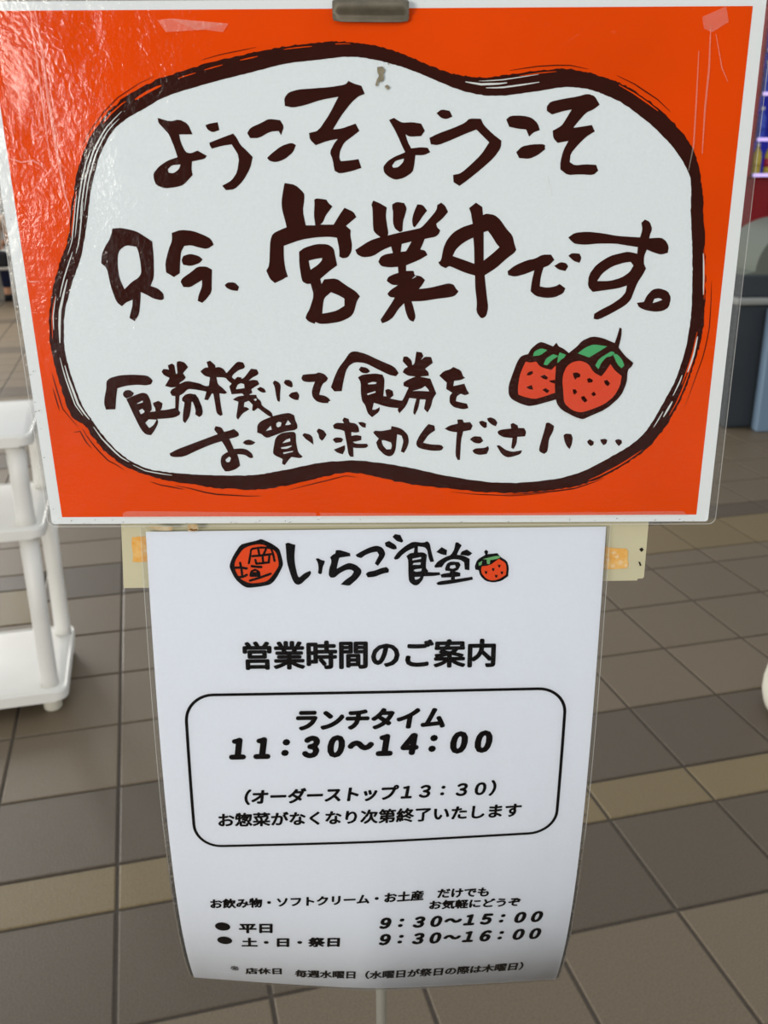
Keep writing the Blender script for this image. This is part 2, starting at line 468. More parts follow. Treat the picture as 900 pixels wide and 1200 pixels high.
# dry-brush hairs where the brush ran out, on the left side and the top right
for f, a, b, w_ in ((.42, t_of(104, 260), t_of(150, 137), 2.0), (.22, t_of(103, 250), t_of(145, 142), 1.6), (.6, t_of(100, 277), t_of(117, 181), 1.6), (.32, t_of(94, 300), t_of(104, 235), 1.4),
                    (.75, t_of(94, 306), t_of(104, 232), 1.2), (.28, t_of(75, 400), t_of(85, 331), 3.0), (.5, t_of(82, 352), t_of(94, 300), 1.5), (.2, t_of(107, 491), t_of(79, 425), 2.6), (.42, t_of(100, 480), t_of(77, 415), 1.6),
                    (.25, t_of(150, 540), t_of(112, 500), 1.8), (.3, t_of(200, 554), t_of(155, 543), 1.2), (.7, t_of(75, 385), t_of(79, 350), 1.2)):
    wh.append(hair(a, b, f, f+.04, w_))
for f, a, b, w_ in ((.62, t_of(545, 106), t_of(600, 111), 2.6), (.42, t_of(572, 112), t_of(640, 105), 2.0), (.8, t_of(560, 111), t_of(640, 105), 1.2),
                    (.85, t_of(811, 300), t_of(810, 352), 1.8), (.7, t_of(806, 392), t_of(795, 438), 2.4), (.35, t_of(794, 440), t_of(784, 462), 1.6), (.5, t_of(782, 465), t_of(771, 484), 2.2), (.28, t_of(775, 478), t_of(762, 500), 1.2)):
    wh.append(hair(a, b, f, f, w_))
for f, a, b, w_ in ((.62, t_of(165, 130), t_of(200, 111), 3.0), (.8, t_of(131, 154), t_of(160, 133), 1.5), (.7, t_of(214, 106), t_of(232, 101), 1.2), (.72, t_of(243, 98), t_of(268, 91), 1.4), (.75, t_of(285, 87), t_of(310, 80), 1.4), (.82, t_of(337, 74), t_of(370, 70), 1.2),
                    (.85, t_of(392, 68), t_of(408, 66), 1.0), (.86, t_of(610, 110), t_of(660, 102), 1.2), (.86, t_of(725, 118), t_of(762, 145), 2.0), (.6, t_of(808, 385), t_of(790, 448), 1.6), (.92, t_of(811, 290), t_of(811, 350), 1.4), (.8, t_of(800, 420), t_of(775, 478), 1.6),
                    (.85, t_of(100, 277), t_of(106, 225), 1.4), (.8, t_of(75, 395), t_of(80, 350), 1.0), (.82, t_of(740, 521), t_of(684, 552), 1.5)):
    orr.append(hair(a, b, f, f, w_))
for f, a, b, w_ in ((1.45, t_of(780, 467), t_of(811, 330), 1.0), (1.5, t_of(150, 540), t_of(107, 491), 1.2), (1.9, t_of(121, 511), t_of(99, 480), 1.3), (1.45, t_of(300, 557), t_of(207, 554), 1.4), (1.7, t_of(220, 555), t_of(183, 551), 1.3),
                    (1.35, t_of(100, 480), t_of(80, 432), 1.2), (1.6, t_of(94, 472), t_of(86, 446), 1.2), (1.2, t_of(117, 181), t_of(193, 113), 1.0), (1.25, t_of(243, 98), t_of(310, 80), .9), (1.2, t_of(600, 111), t_of(690, 104), 1.2),
                    (1.35, t_of(720, 115), t_of(765, 147), 1.4), (1.3, t_of(420, 539), t_of(331, 551), 1.2), (1.12, t_of(700, 545), t_of(591, 567), 1.6), (1.25, t_of(640, 564), t_of(528, 559), 1.0)):
    dk.append(hair(a, b, f, f, w_))
ink_part('white_bristle_streaks', wh, .0004, M['streak'])['kind'] = 'stuff'
ink_part('orange_bristle_streaks', orr, .0004, M['orange'])['kind'] = 'stuff'
ink_part('dark_bristle_streaks', dk, .0004, M['brown'])['kind'] = 'stuff'

LINE1 = crop(160, 70, 3, """75,205 118,218 150,210 180,225 197,262 150,262 155,290 172,325 190,330 215,320 247,338 240,348 195,357 193,385 197,405 165,440 140,447 100,452 70,440 62,420 60,400 80,375 110,355 145,343 135,310 115,262 95,240 78,222 / 110,385 125,370 155,368 150,385 130,400 113,397;
243,230 258,225 285,220 291,247 268,255 250,245;
257,292 300,275 340,260 352,275 365,300 385,318 408,342 400,380 375,425 345,455 315,458 302,443 335,425 355,395 362,340 335,297 300,302 265,312 258,300;
390,258 400,240 440,222 465,208 505,213 518,235 508,265 500,250 470,252 430,275 400,275;
460,345 475,330 510,303 545,292 560,300 550,325 520,350 490,360 468,355;
520,135 535,115 570,105 600,103 680,97 735,88 745,75 765,85 790,92 802,120 780,128 755,150 720,195 690,245 720,243 770,225 783,250 760,268 730,290 715,320 712,345 718,357 745,355 780,350 790,380 760,390 715,400 697,390 690,350 680,325 695,295 708,278 670,285 630,300 610,280 607,258 640,250 680,190 710,130 650,140 590,160 550,168 522,162""")
LINE1 += crop(430, 70, 3, """78,212 95,205 110,215 125,222 160,220 190,225 203,250 190,268 150,270 135,262 143,290 155,312 190,308 213,310 222,325 200,335 170,335 165,375 160,395 130,415 100,422 75,410 60,395 58,375 75,355 100,340 125,330 135,325 125,305 110,270 95,240 / 88,372 100,355 130,347 128,360 110,378 92,380;
245,188 262,175 290,180 300,200 280,208 262,205;
220,275 250,260 310,238 345,222 360,207 400,208 410,230 440,260 472,285 470,310 445,345 400,385 350,425 325,443 305,430 303,405 330,400 370,365 405,330 430,290 385,245 345,260 300,280 250,300 225,297;
490,210 505,197 550,197 580,205 600,225 607,247 585,255 570,270 560,245 530,242 500,235;
525,325 545,305 580,298 615,297 625,300 625,315 600,335 570,348 535,345;
632,165 645,148 690,138 740,130 775,120 800,128 817,158 795,175 770,185 735,225 725,240 760,235 790,230 800,252 770,270 740,300 715,330 712,360 730,372 770,368 805,370 812,390 795,405 750,402 705,405 680,385 680,360 690,320 708,285 670,292 655,275 653,250 680,235 690,225 720,175 690,180 650,192 633,180""")
LINE2 = crop(110, 250, 5, """110,90 160,85 250,105 305,140 342,165 350,250 352,340 350,380 332,425 375,440 408,470 410,500 395,508 350,498 310,475 275,460 272,520 265,590 240,630 210,612 215,590 228,540 228,505 190,520 165,543 135,520 105,440 95,400 78,320 45,292 48,240 70,190 90,160 105,120 / 140,250 150,215 190,185 250,195 262,220 275,290 280,350 260,380 225,400 180,445 150,380 140,310;
458,115 510,97 580,103 650,130 685,150 702,183 665,208 620,200 570,185 530,190 510,225 505,290 503,350 470,372 425,345 420,290 440,210 460,160;
515,275 525,250 565,237 615,250 637,270 620,290 570,308 525,300;
510,400 520,380 570,345 610,312 660,312 692,330 690,400 690,460 660,500 635,523 610,512 615,480 635,430 635,390 600,410 565,432 525,430;
768,420 785,405 825,405 850,430 843,453 810,450 780,437""")
LINE2 += crop(300, 200, 6.316, """213,92 290,105 355,165 358,205 345,300 368,405 440,405 430,330 435,240 432,215 450,205 520,215 535,240 565,265 545,290 515,330 495,380 475,400 575,400 620,325 655,275 720,305 742,342 665,408 700,440 697,480 710,545 705,600 680,640 645,648 618,635 618,580 600,495 540,487 440,492 330,510 205,555 205,640 215,720 235,785 215,790 205,800 140,830 105,800 78,740 100,700 105,560 108,515 125,465 200,430 228,420 220,380 195,290 190,230 203,140;
320,600 360,570 450,543 530,545 575,575 585,630 600,700 550,735 475,800 485,840 505,805 595,797 660,845 740,895 768,930 745,965 725,1045 700,1080 630,1115 540,1130 475,1133 440,1118 435,1132 390,1115 368,1090 375,1065 400,1020 430,920 405,835 380,838 345,820 335,780 322,690 / 390,665 440,652 490,645 488,665 455,700 405,733 397,710 / 490,1058 495,990 505,940 555,898 610,920 655,945 655,1000 600,1035 540,1050""")
LINE2 += crop(410, 220, 6.923, """190,105 240,125 298,160 290,230 300,300 312,370 300,400 255,404 210,370 190,340 185,160 175,140;
345,135 380,115 440,125 460,165 450,210 430,270 425,350 405,358 365,330 350,280 352,190 345,170;
548,135 590,140 625,185 590,230 560,275 525,320 512,310 505,260 520,200;
45,505 160,430 250,400 310,388 400,365 530,338 580,325 640,260 705,180 710,140 740,122 770,145 795,195 750,250 700,290 705,320 732,345 720,375 690,398 630,408 605,415 590,455 570,500 610,510 628,545 560,585 455,628 455,675 515,675 525,710 575,718 608,748 590,780 560,822 650,812 740,790 800,775 840,785 860,820 880,840 855,872 820,885 700,900 590,918 500,920 520,990 532,1050 515,1085 480,1070 455,1010 440,935 390,985 350,1050 310,1080 262,1098 250,1070 290,1010 340,935 365,890 325,885 305,860 330,830 390,790 340,785 300,755 310,725 350,705 395,690 390,640 320,645 255,635 232,600 250,560 290,540 350,530 335,475 270,500 185,555 105,563 60,540 / 420,455 500,435 480,475 455,515 412,520 / 500,740 530,712 540,720 515,735""")
LINE2 += crop(505, 220, 7.5, """335,180 395,132 450,170 455,240 490,228 560,240 610,285 660,360 715,420 730,490 748,545 730,572 670,615 570,705 470,768 478,850 490,960 502,1050 485,1125 455,1145 435,1140 400,1090 405,1000 390,880 388,770 300,745 175,690 155,688 130,705 85,685 65,655 90,640 110,530 140,460 200,390 280,345 368,318 360,270 350,210 / 190,600 215,545 260,500 320,460 372,438 380,520 382,668 290,635 / 462,390 500,378 540,430 575,490 603,522 540,580 462,640""")
LINE2 += crop(590, 240, 4.5, """22,350 60,320 125,292 165,285 205,263 250,263 267,290 240,318 210,330 195,380 190,430 230,438 275,430 295,418 325,440 315,465 270,487 220,490 170,480 143,455 150,400 163,345 110,365 60,378 25,370;
268,322 300,302 330,308 340,325 325,348 290,340; 342,268 360,255 400,258 410,280 400,305 370,295;
342,172 375,148 440,142 520,150 600,165 680,170 720,172 733,130 727,95 745,78 770,90 783,128 770,160 768,177 830,173 855,190 870,220 865,252 830,262 790,250 755,235 740,270 738,310 750,335 735,365 705,410 685,460 670,500 640,530 570,570 500,605 475,600 478,575 510,555 570,525 620,490 645,460 650,425 600,440 530,450 470,458 445,430 450,370 490,315 560,270 620,255 655,247 705,258 708,222 650,213 590,203 500,203 430,210 375,205 358,190 / 493,402 520,360 570,325 630,305 670,300 685,320 665,355 620,385 560,402;
703,517 740,512 755,480 785,447 820,440 865,455 882,490 870,540 840,558 800,563 750,555 715,540 / 785,518 795,495 820,490 838,500 815,510""")
LINE3 = crop(115, 410, 7.5, """80,270 110,245 200,222 310,218 430,225 465,250 480,270 465,300 420,310 350,303 250,312 170,335 160,400 152,520 70,522 55,470 60,410 75,340 75,290;
220,380 240,355 280,352 315,380 300,405 250,425 225,405;
250,432 320,400 390,375 430,385 455,430 468,480 472,525 455,545 505,540 505,510 488,485 485,465 530,448 565,468 560,510 548,530 600,528 690,508 722,550 715,570 670,592 600,600 520,605 530,635 500,700 465,748 420,740 380,700 320,580 270,470 / 340,470 390,443 397,460 350,475 / 360,530 390,515 412,540 400,555 375,565 / 415,640 445,608 515,612 490,660 450,687;
560,190 575,168 605,170 625,175 615,135 650,120 670,135 675,170 685,215 700,200 692,130 695,105 715,98 760,110 790,150 745,205 770,240 755,262 720,285 715,300 780,272 850,285 905,298 905,355 850,345 790,340 750,380 715,400 705,540 680,540 680,405 650,400 635,372 650,345 690,325 640,328 590,315 610,285 630,245 580,220;
740,420 770,390 820,382 860,400 885,435 920,520 900,560 870,540 840,450 820,455 812,540 800,590 765,642 745,620 750,540 762,460 740,445""")
LINE3 += crop(225, 410, 7.5, """0,283 60,295 150,330 150,370 60,350 0,342; 0,390 30,390 60,430 70,480 95,530 90,570 65,588 30,565 35,530 20,480 0,440;
130,105 160,95 205,135 205,155 240,150 275,165 305,205 390,110 415,103 450,112 465,145 455,162 410,175 360,215 350,240 375,260 400,237 435,243 435,255 460,245 520,165 570,172 585,205 570,222 530,240 500,270 540,263 575,268 592,300 560,318 520,345 530,375 500,395 565,395 570,420 605,450 613,490 700,548 712,590 675,580 580,508 545,535 530,530 535,480 500,445 460,460 455,500 485,505 502,520 480,535 445,555 405,610 390,590 400,530 410,455 360,435 400,410 460,400 440,380 350,388 330,320 350,295 320,270 295,240 215,238 225,300 270,335 308,375 290,385 240,380 250,470 268,570 250,578 218,555 205,470 190,385 175,380 140,440 110,435 120,400 130,360 100,350 100,320 150,315 160,240 110,225 75,188 110,158 145,152 / 385,345 400,305 430,290 460,300 463,335 430,340 / 540,435 560,425 572,432 560,450;
572,342 600,325 635,340 650,370 625,375 590,358""")
LINE3 += crop(310, 410, 10, """98,385 120,358 165,378 190,415 182,500 180,590 172,607 150,590 135,520 122,430; 228,380 245,352 290,350 322,375 330,425 315,437 270,420 240,400; 285,535 315,500 380,490 408,530 395,585 360,583 310,560;
433,330 450,292 520,283 600,280 635,262 705,285 742,332 725,365 685,390 660,440 640,525 700,535 745,560 772,595 750,600 745,620 680,620 610,600 565,550 555,490 570,430 592,372 500,375 450,362""")
LINE3 += crop(380, 400, 5, """40,268 60,210 85,155 120,110 150,65 180,57 240,72 320,110 410,148 435,185 420,203 380,195 300,155 240,125 180,120 145,140 125,175 110,240 102,290 60,292;
203,165 215,148 250,155 268,175 250,187 220,183;
198,210 225,195 300,188 340,195 352,220 350,270 345,320 365,322 358,285 375,278 400,290 405,315 385,335 450,348 460,345 495,270 465,260 465,240 490,225 535,205 490,200 460,180 470,160 490,148 460,115 465,90 485,88 510,110 515,140 530,130 540,60 570,65 580,85 565,110 590,90 625,92 635,125 590,160 610,180 612,200 560,205 600,215 620,218 635,255 655,305 635,335 625,380 605,415 585,395 595,340 560,338 550,390 530,430 522,420 525,390 540,335 498,330 480,375 440,420 430,400 435,390 370,383 290,358 280,400 300,400 325,385 322,410 280,443 255,420 240,370 222,350 215,300 215,240 / 255,245 285,235 308,240 300,250 258,252 / 250,305 300,290 300,300 255,315 / 515,290 570,275 590,260 610,280 615,293 560,290;
675,200 700,175 740,163 755,150 800,170 812,205 825,212 800,225 760,230 755,262 790,255 820,248 832,280 848,305 825,315 800,305 775,320 770,350 800,358 835,365 843,390 815,397 760,385 735,360 735,320 750,300 715,278 718,240 695,220""")
LINE4 = crop(190, 480, 7.5, """68,385 130,350 250,305 370,260 490,215 460,175 470,145 520,155 545,195 590,185 630,170 670,200 675,225 655,238 590,255 610,300 630,345 700,340 745,350 790,385 800,420 775,425 730,395 690,390 660,390 675,440 685,490 650,520 590,540 555,540 525,500 515,450 525,405 560,380 580,370 555,320 525,275 440,300 320,350 190,412 110,415 75,405 / 555,440 590,410 607,425 595,458 570,462;
710,290 730,270 770,262 820,288 790,308 740,308""")
LINE4 += crop(290, 480, 6, """70,110 95,80 180,45 250,28 295,23 328,40 335,75 350,105 350,130 330,143 270,150 200,175 140,198 115,185 100,170 70,160 / 130,150 150,125 165,112 172,140 / 203,95 220,83 240,90 235,115 215,125 203,115 / 265,108 285,72 308,100 290,108;
210,185 240,165 280,158 325,155 340,170 340,220 355,300 388,330 370,340 310,330 290,350 262,388 245,380 248,345 190,318 180,300 188,250 195,210 / 245,235 270,210 300,200 302,222 275,230 / 235,265 310,250 310,258 280,275 240,275 / 250,300 320,288 320,296 255,312;
387,178 400,165 440,175 458,195 463,245 440,225 410,205; 487,150 500,133 535,145 555,175 540,200 525,217 505,200 502,175;
602,110 625,92 680,95 668,75 680,55 710,65 718,90 760,97 780,120 785,155 760,160 730,155 730,185 765,178 800,185 800,212 770,220 740,225 760,240 840,240 848,255 830,268 765,268 742,265 745,330 725,330 710,310 700,240 682,150 660,140 610,132;
778,88 810,87 832,98 830,125 810,122 790,105; 600,210 620,195 660,197 672,210 660,228 620,232; 608,280 640,268 685,250 685,280 670,312 630,300""")
LINE4 += crop(420, 480, 5.625, """98,150 110,138 150,142 215,130 218,108 262,118 290,130 325,165 332,210 320,250 300,283 280,275 290,240 298,205 285,170 255,160 250,200 245,260 230,295 205,308 170,295 130,255 118,215 135,190 115,170 / 152,205 165,198 215,215 222,235 215,260 185,262 160,235;
380,220 400,175 435,125 462,95 500,105 505,135 460,165 425,218 480,230 545,232 560,250 545,268 490,270 420,258 390,245;
570,125 600,105 655,92 652,65 685,65 695,85 735,82 752,105 740,132 690,142 675,200 668,330 655,330 640,300 645,210 650,148 600,140;
795,80 815,72 845,85 845,115 830,120 805,100; 848,58 870,50 900,62 915,85 905,108 880,98 855,75; 735,195 760,175 805,178 822,205 800,222 765,218; 752,270 770,255 830,253 855,240 860,260 845,290 800,297 765,288""")
LINE4 += crop(560, 480, 5, """115,130 130,118 195,110 192,85 205,78 232,92 235,107 270,108 282,130 275,155 230,158 225,200 208,230 196,222 203,165 150,160 122,145; 110,210 125,208 160,235 200,248 258,238 250,258 200,275 170,278 140,260;
400,78 415,75 445,95 440,125 415,170 410,220 405,245 388,258 362,245 358,230 372,180 390,120; 502,150 515,140 545,143 555,165 548,205 537,230 522,215 508,185;
640,185 655,173 678,188 675,205 660,212 645,198; 717,175 745,170 757,178 752,198 735,207 722,190; 803,180 820,172 840,178 843,195 825,212 810,195""")
for L_ in (LINE1, LINE2, LINE3, LINE4): ink_part('lettering', L_, .0004, M['brown'])

def berry(dark, red, greens, seeds, off):
    k = Ink()
    for l in crop(580, 370, 5, dark): k.shape(l, sp(off))
    b = inv_parent(k.build('strawberry_drawing', M['brown'], sign), sign)
    def sub(name, txt, o_, m):
        q = Ink()
        for l in crop(580, 370, 5, txt, True): q.shape(l, sp(off+o_))
        return q.build(name, m, b)
    sub('fruit', red, .0001, M['red']); sub('leaf', greens, .0001, M['green']); sub('seed', seeds, .0002, M['brown'])
berry("170,230 195,225 210,195 250,160 275,153 340,180 360,158 372,180 400,192 435,220 400,300 375,480 355,490 210,530 160,518 100,490 80,460 80,410 100,350 130,270 150,240",
      "180,268 205,275 240,268 265,300 330,318 355,290 350,450 290,470 230,487 160,470 137,460 135,420 145,350 165,300",
      "223,235 230,210 270,190 305,200 265,230; 285,285 300,250 340,225 370,235 330,260 305,288; 365,275 370,240 378,215 415,228 400,250",
      "185,347 195,330 218,323 222,335 205,347; 265,355 290,345 310,362 300,373 280,365; 315,380 350,375 350,395 330,390; 183,418 215,405 222,432 200,428; 278,433 295,423 318,438 305,452", .0004)
berry("435,215 480,180 510,145 570,120 630,130 700,160 715,120 730,68 740,75 738,120 722,185 760,235 808,275 800,295 775,315 770,390 735,470 650,545 545,590 515,605 470,592 390,550 360,510 350,430 355,320 375,265 420,235",
      "400,340 420,295 455,270 500,262 545,280 575,330 620,355 640,335 675,283 700,320 740,352 730,410 695,470 640,515 560,548 500,565 450,550 405,510 400,440 395,380",
      "485,218 530,185 575,167 655,178 600,212 550,242; 587,290 610,250 680,208 700,215 680,235 650,240 620,275 605,310; 690,222 715,225 745,260 755,290 740,305 715,280",
      "455,335 480,330 498,343 495,358 478,360 470,372 462,360; 538,370 552,363 572,375 568,387 545,390; 638,380 655,374 672,395 660,410 643,398; 455,430 470,430 480,445 465,460 457,450; 563,455 578,443 590,460 575,470; 503,475 520,468 540,495 525,505 510,492", .0007)

FILM = rounded_quad([(-37, -2), (909, -8), (837.5, 613.5), (57, 617)], 9)
# film as a fine grid so that the laminate can bulge a little, as it does in the photograph
def sign_film():
    bm = bmesh.new(); NU, NV = 60, 44; g = []
    q = [Vector(p) for p in ((-37, -2), (909, -8), (837.5, 613.5), (57, 617))]
    for j in range(NV+1):
        row = []
        for i in range(NU+1):
            s = i/NU; t = j/NV
            # round the corners
            p = q[0]*(1-s)*(1-t)+q[1]*s*(1-t)+q[2]*s*t+q[3]*(1-s)*t
            row.append(bm.verts.new(on_sign(p.x, p.y, .0009)))
        g.append(row)
    for j in range(NV):
        for i in range(NU):
            if (i in (0, NU-1)) and (j in (0, NV-1)): continue
            bm.faces.new((g[j][i], g[j+1][i], g[j+1][i+1], g[j][i+1]))
    return bm
o = bm_obj('laminate_film', sign_film(), M['film'], sign, True); inv_parent(o, sign)
k = Ink()
n = len(FILM)
c_ = (436, 305)
FIN = [(c_[0]+(x-c_[0])*(1-1.0/abs(460)), c_[1]+(y-c_[1])*(1-1.1/310)) for x, y in FILM]
k.shape([FILM, FIN], sp(.0012)); inv_parent(k.build('film_edge_glint', M['rim'], sign), sign)
k = Ink(); k.shape([FIN, rounded_quad(PAPER, 4)], sp(.0005)); inv_parent(k.build('film_margin', M['margin'], sign), sign)
cr = []
for pts, w_ in (([(42, 12), (50, 60), (58, 120), (68, 180), (76, 225), (84, 250)], 3.2), ([(36, 12), (44, 70), (52, 130), (60, 190)], 2), ([(832, 30), (830, 80), (825, 130), (822, 180)], 2.4), ([(818, 60), (815, 120), (812, 170), (806, 200)], 2),
                ([(10, 185), (26, 190), (40, 188), (52, 196)], 2.2), ([(32, 325), (36, 330), (47, 329)], 1.6), ([(640, 205), (646, 230)], 1.2), ([(838, 40), (845, 80), (852, 96)], 1.4)):
    cr.append([ribbon(pts, w_)])
for c1 in cr: ink_part('crease', [c1], .0014, M['crease'])
for c1 in crop(0, 0, 1, "185,24 200,22 232,36 268,28 262,38 240,35 195,38; 144,601 150,598 370,600 372,606 146,607; 375,600 520,601 640,600 800,598 806,604 640,607 376,607; 822,20 850,8 853,26 834,38 824,34", False): ink_part('clear_tape_strip', [c1], .0014, M['tape'])
ink_part('glue_residue', crop(340, 0, 4.5, "460,355 485,352 500,370 490,390 495,415 485,430 465,430 460,455 450,450 458,420 470,400 460,380; 498,455 512,448 526,462 515,474; 512,335 525,337 518,342"), .0014, M['speck'])
rs = random.Random(5); sk = []
for i in range(70):
    x = rs.uniform(62, 830); y = 609.5+rs.uniform(-3, 3)
    if i > 50: t = rs.uniform(0.3, 1); x = -25+88*t+rs.uniform(-3, 3); y = 2+612*t
    r = rs.uniform(.3, .9)
    sk.append([[(x-r, y), (x, y-r*.7), (x+r*1.4, y), (x, y+r*.7)]])
ink_part('dirt_speck', sk, .0014, M['speck'])['kind'] = 'stuff'
ink_part('rust_stain', crop(120, 610, 7.5, "400,48 480,45 560,50 620,48 615,78 560,82 480,75; 755,35 800,22 835,35 845,60 838,82 800,88 755,85", True), .0014, M['stain'])
ink_part('dark_stain', crop(120, 610, 7.5, "760,70 790,62 800,72 835,66 838,78 800,84", True), .0016, M['stain2'])

# ---------------------------------------------------------------- the stand that carries both
Pb = SIGN_C.copy(); px_ = on_sign(446, 1100)[0]
stand = empty('sign_stand', (float(px_), .585, 0))
tag(stand, 'thin grey pole stand with top clip and yellowed plate behind the notices', 'stand')
def loc_stand(bm):
    bmesh.ops.translate(bm, verts=bm.verts, vec=-Vector(stand.location)); return bm
sx, sy = float(px_), .585
bm = bmesh.new(); add_lathe(bm, [(.145, .0), (.145, .012), (.135, .02), (.05, .03), (.018, .045), (.012, .05)], (sx, sy, .003), 48); bm_obj('base', loc_stand(bm), M['base'], stand, True)
bm = bmesh.new(); add_tube(bm, [(sx, sy, .04), (sx, sy, 1.0), (sx, sy-.003, 1.60)], .0043, 16); bm_obj('pole', loc_stand(bm), M['pole'], stand, True)
pl = slab('backing_plate', [(126, 300), (778, 300), (768, 560), (757.5, 681), (756, 682.5), (750, 683), (749.5, 685), (142, 694)], -.0085, -.0062, M['plate'], stand)
def sub_slab(name, txt, m, z=-.0062, th=.0004):
    q = Ink()
    for l in crop(*txt): q.shape(l, sp(z+th))
    return q.build(name, m, pl)
bpy.context.view_layer.update()
sub_slab('tape_patch', (120, 610, 7.5, "238,178 300,172 420,172 425,392 300,398 245,396 250,330 238,260", False), M['oldtape'])
sub_slab('tape_patch', (640, 600, 6.43, "400,285 455,288 540,300 620,303 635,325 630,380 638,430 625,452 540,458 400,458", False), M['oldtape'])
sub_slab('tape_residue', (640, 600, 6.43, "560,400 578,388 598,405 580,425 560,418; 500,330 530,322 545,335 520,345; 530,360 560,350 565,370 540,375; 500,425 530,420 535,440 505,448; 460,380 490,375 498,395 470,402; 605,420 628,420 622,445 608,440; 445,415 470,425 465,448 445,445"), M['tapewhite'], th=.0007)
sub_slab('tape_residue', (120, 610, 7.5, "340,290 360,278 385,285 375,305 355,315; 330,300 345,310 338,320; 388,240 400,232 405,250"), M['tapewhite'], th=.0007)
sub_slab('black_mark', (640, 600, 6.43, "720,308 738,295 752,312 735,328; 714,402 724,405 734,432 724,434"), M['mark'])
# clip: curved sheet-metal jaw over the notice's top edge
bm = bmesh.new()
prof = [(-.0, .0050), (.1, .0064), (.25, .0072), (.42, .0070), (.55, .0058), (.66, .0040), (.76, .0036), (.88, .0039), (1.0, .0030)]
gr = []
for t, o_ in prof:
    row = []
    for i in range(13):
        s = i/12; x = 390+89*s; e = 3.0*(abs(2*s-1)**8)
        y = -.5+27*t+s*.6; y = y+e*(.5-t)*1.1
        x += (.5-s)*2*1.5*(1 if t in (0, 1.0) else 0)
        row.append(bm.verts.new(on_sign(x, y, o_-.0006*abs(2*s-1)**10)))
    gr.append(row)
for a, b in zip(gr, gr[1:]):
    for i in range(12): bm.faces.new((a[i], b[i], b[i+1], a[i+1]))
bmesh.ops.solidify(bm, geom=bm.faces[:], thickness=.0009)
bmesh.ops.translate(bm, verts=bm.verts, vec=-Vector(stand.location))
cl = bm_obj('clip', bm, M['clip'], stand, True)
bm = bmesh.new()
for x in (404, 464): add_tube(bm, [on_sign(x, -1, .006), on_sign(x, -5, .002), on_sign(x, -5, -.008), on_sign(x, 10, -.010)], .001, 8)
add_tube(bm, [on_sign(396, -4, .001), on_sign(474, -4, .001)], .0022, 12)
bm_obj('spring', loc_stand(bm), M['clip'], stand, True)
bm = bmesh.new(); a_ = on_sign(396, 4, -.0035); b_ = on_sign(474, 120, -.0035)
add_box(bm, (a_[0], sy-.012, b_[2]), (b_[0], sy+.0045, a_[2]), .001); bm_obj('back_jaw', loc_stand(bm), M['clip'], stand)
sub_slab('rust_spot', (360, 0, 6.43, "0 0 0 0 0 0", False), M['stain2']) if False else None

# ---------------------------------------------------------------- the opening-hours sheet, hanging and curling backwards
SQ = np.array([-0.00513496, 0.55955417, 1.31546132, 0.00417426, -0.10261586, 0.01069206, 0.35240650, 0.15148645, 12.19174258, 10.42159707, 1.00000000])
HW, HL = 148.5, 412.0
VV = np.linspace(0, HL, 61)
_be = SQ[6]*(VV/HL)**2+SQ[7]*(VV/HL)**6
_zz = np.concatenate([[0], np.cumsum((np.cos(_be[1:])+np.cos(_be[:-1]))/2*np.diff(VV))])
_bb = np.concatenate([[0], np.cumsum((np.sin(_be[1:])+np.sin(_be[:-1]))/2*np.diff(VV))])
S_R = rot3(SQ[3], SQ[4], SQ[5])
def on_sheet(uv, off=0.0):
    """sheet coordinates in mm (u right, v down) -> points on the curled sheet"""
    uv = np.asarray(uv, float).reshape(-1, 2); u = uv[:, 0]; v = uv[:, 1]
    vc = np.clip(v, 0, HL)
    z = -np.interp(vc, VV, _zz); b = np.interp(vc, VV, _bb)
    bet = np.interp(vc, VV, _be)
    z = z-(v-vc)*np.cos(bet); b = b+(v-vc)*np.sin(bet)
    tt = np.clip(v/HL, 0, 1.2)
    b = b+np.where(u < 0, SQ[8], SQ[9])*((u/HW)**2+.004)**.65*tt**2
    # push the print off along the local normal
    l = np.stack([u, b-off*1000*np.cos(bet), z-off*1000*np.sin(bet)], -1)/1000
    return SQ[:3]+l@S_R.T
def px_to_sheet(pts):
    P = np.array(pts, float); W_ = np.stack([(P[:, 0]-445)/1.75, (P[:, 1]-618)/1.3], 1)
    def pr(W_):
        d = on_sheet(W_)-ORG; z = d@CF
        return np.stack([450+FPX*(d@CR)/z, 600-FPX*(d@CU)/z], 1)
    for _ in range(10):
        r = pr(W_)-P; ju = (pr(W_+[.01, 0])-pr(W_))/.01; jv = (pr(W_+[0, .01])-pr(W_))/.01
        det = ju[:, 0]*jv[:, 1]-jv[:, 0]*ju[:, 1]
        W_ = W_-np.stack([(r[:, 0]*jv[:, 1]-r[:, 1]*jv[:, 0])/det, (r[:, 1]*ju[:, 0]-r[:, 0]*ju[:, 1])/det], 1)
    return W_
sheet = empty('opening_hours_sheet', tuple(on_sheet([(0, HL)])[0]))
tag(sheet, 'white laminated opening hours sheet with black printed times, hanging below the orange notice', 'sign')
bpy.context.view_layer.update()
def under_sheet(o, par=None):
    if o.parent == sheet: o.matrix_parent_inverse = sheet.matrix_world.inverted()
    return o
def grid_sheet(name, u0, u1, top, v1, off, m, nu=36, nv=60, r=0):
    V_, F_ = [], []
    for j in range(nv+1):
        for i in range(nu+1):
            s = i/nu; t0 = top[0]*(1-s)+top[1]*s
            V_.append((u0+(u1-u0)*s, t0+(v1-t0)*j/nv))
    P = on_sheet(V_, off)
    for j in range(nv):
        for i in range(nu):
            if r and i in (0, nu-1) and j in (0, nv-1): continue
            a = j*(nu+1)+i; F_.append((a, a+nu+1, a+nu+2, a+1))
    return under_sheet(mesh(name, P, F_, m, sheet, True))
grid_sheet('paper', -HW, HW, (5.0, .5), HL, 0, M['sheet'])
grid_sheet('laminate_film', -HW-3.0, HW+2.4, (1.5, -3), HL+2.4, .0007, M['film2'], 80, 120, 1)
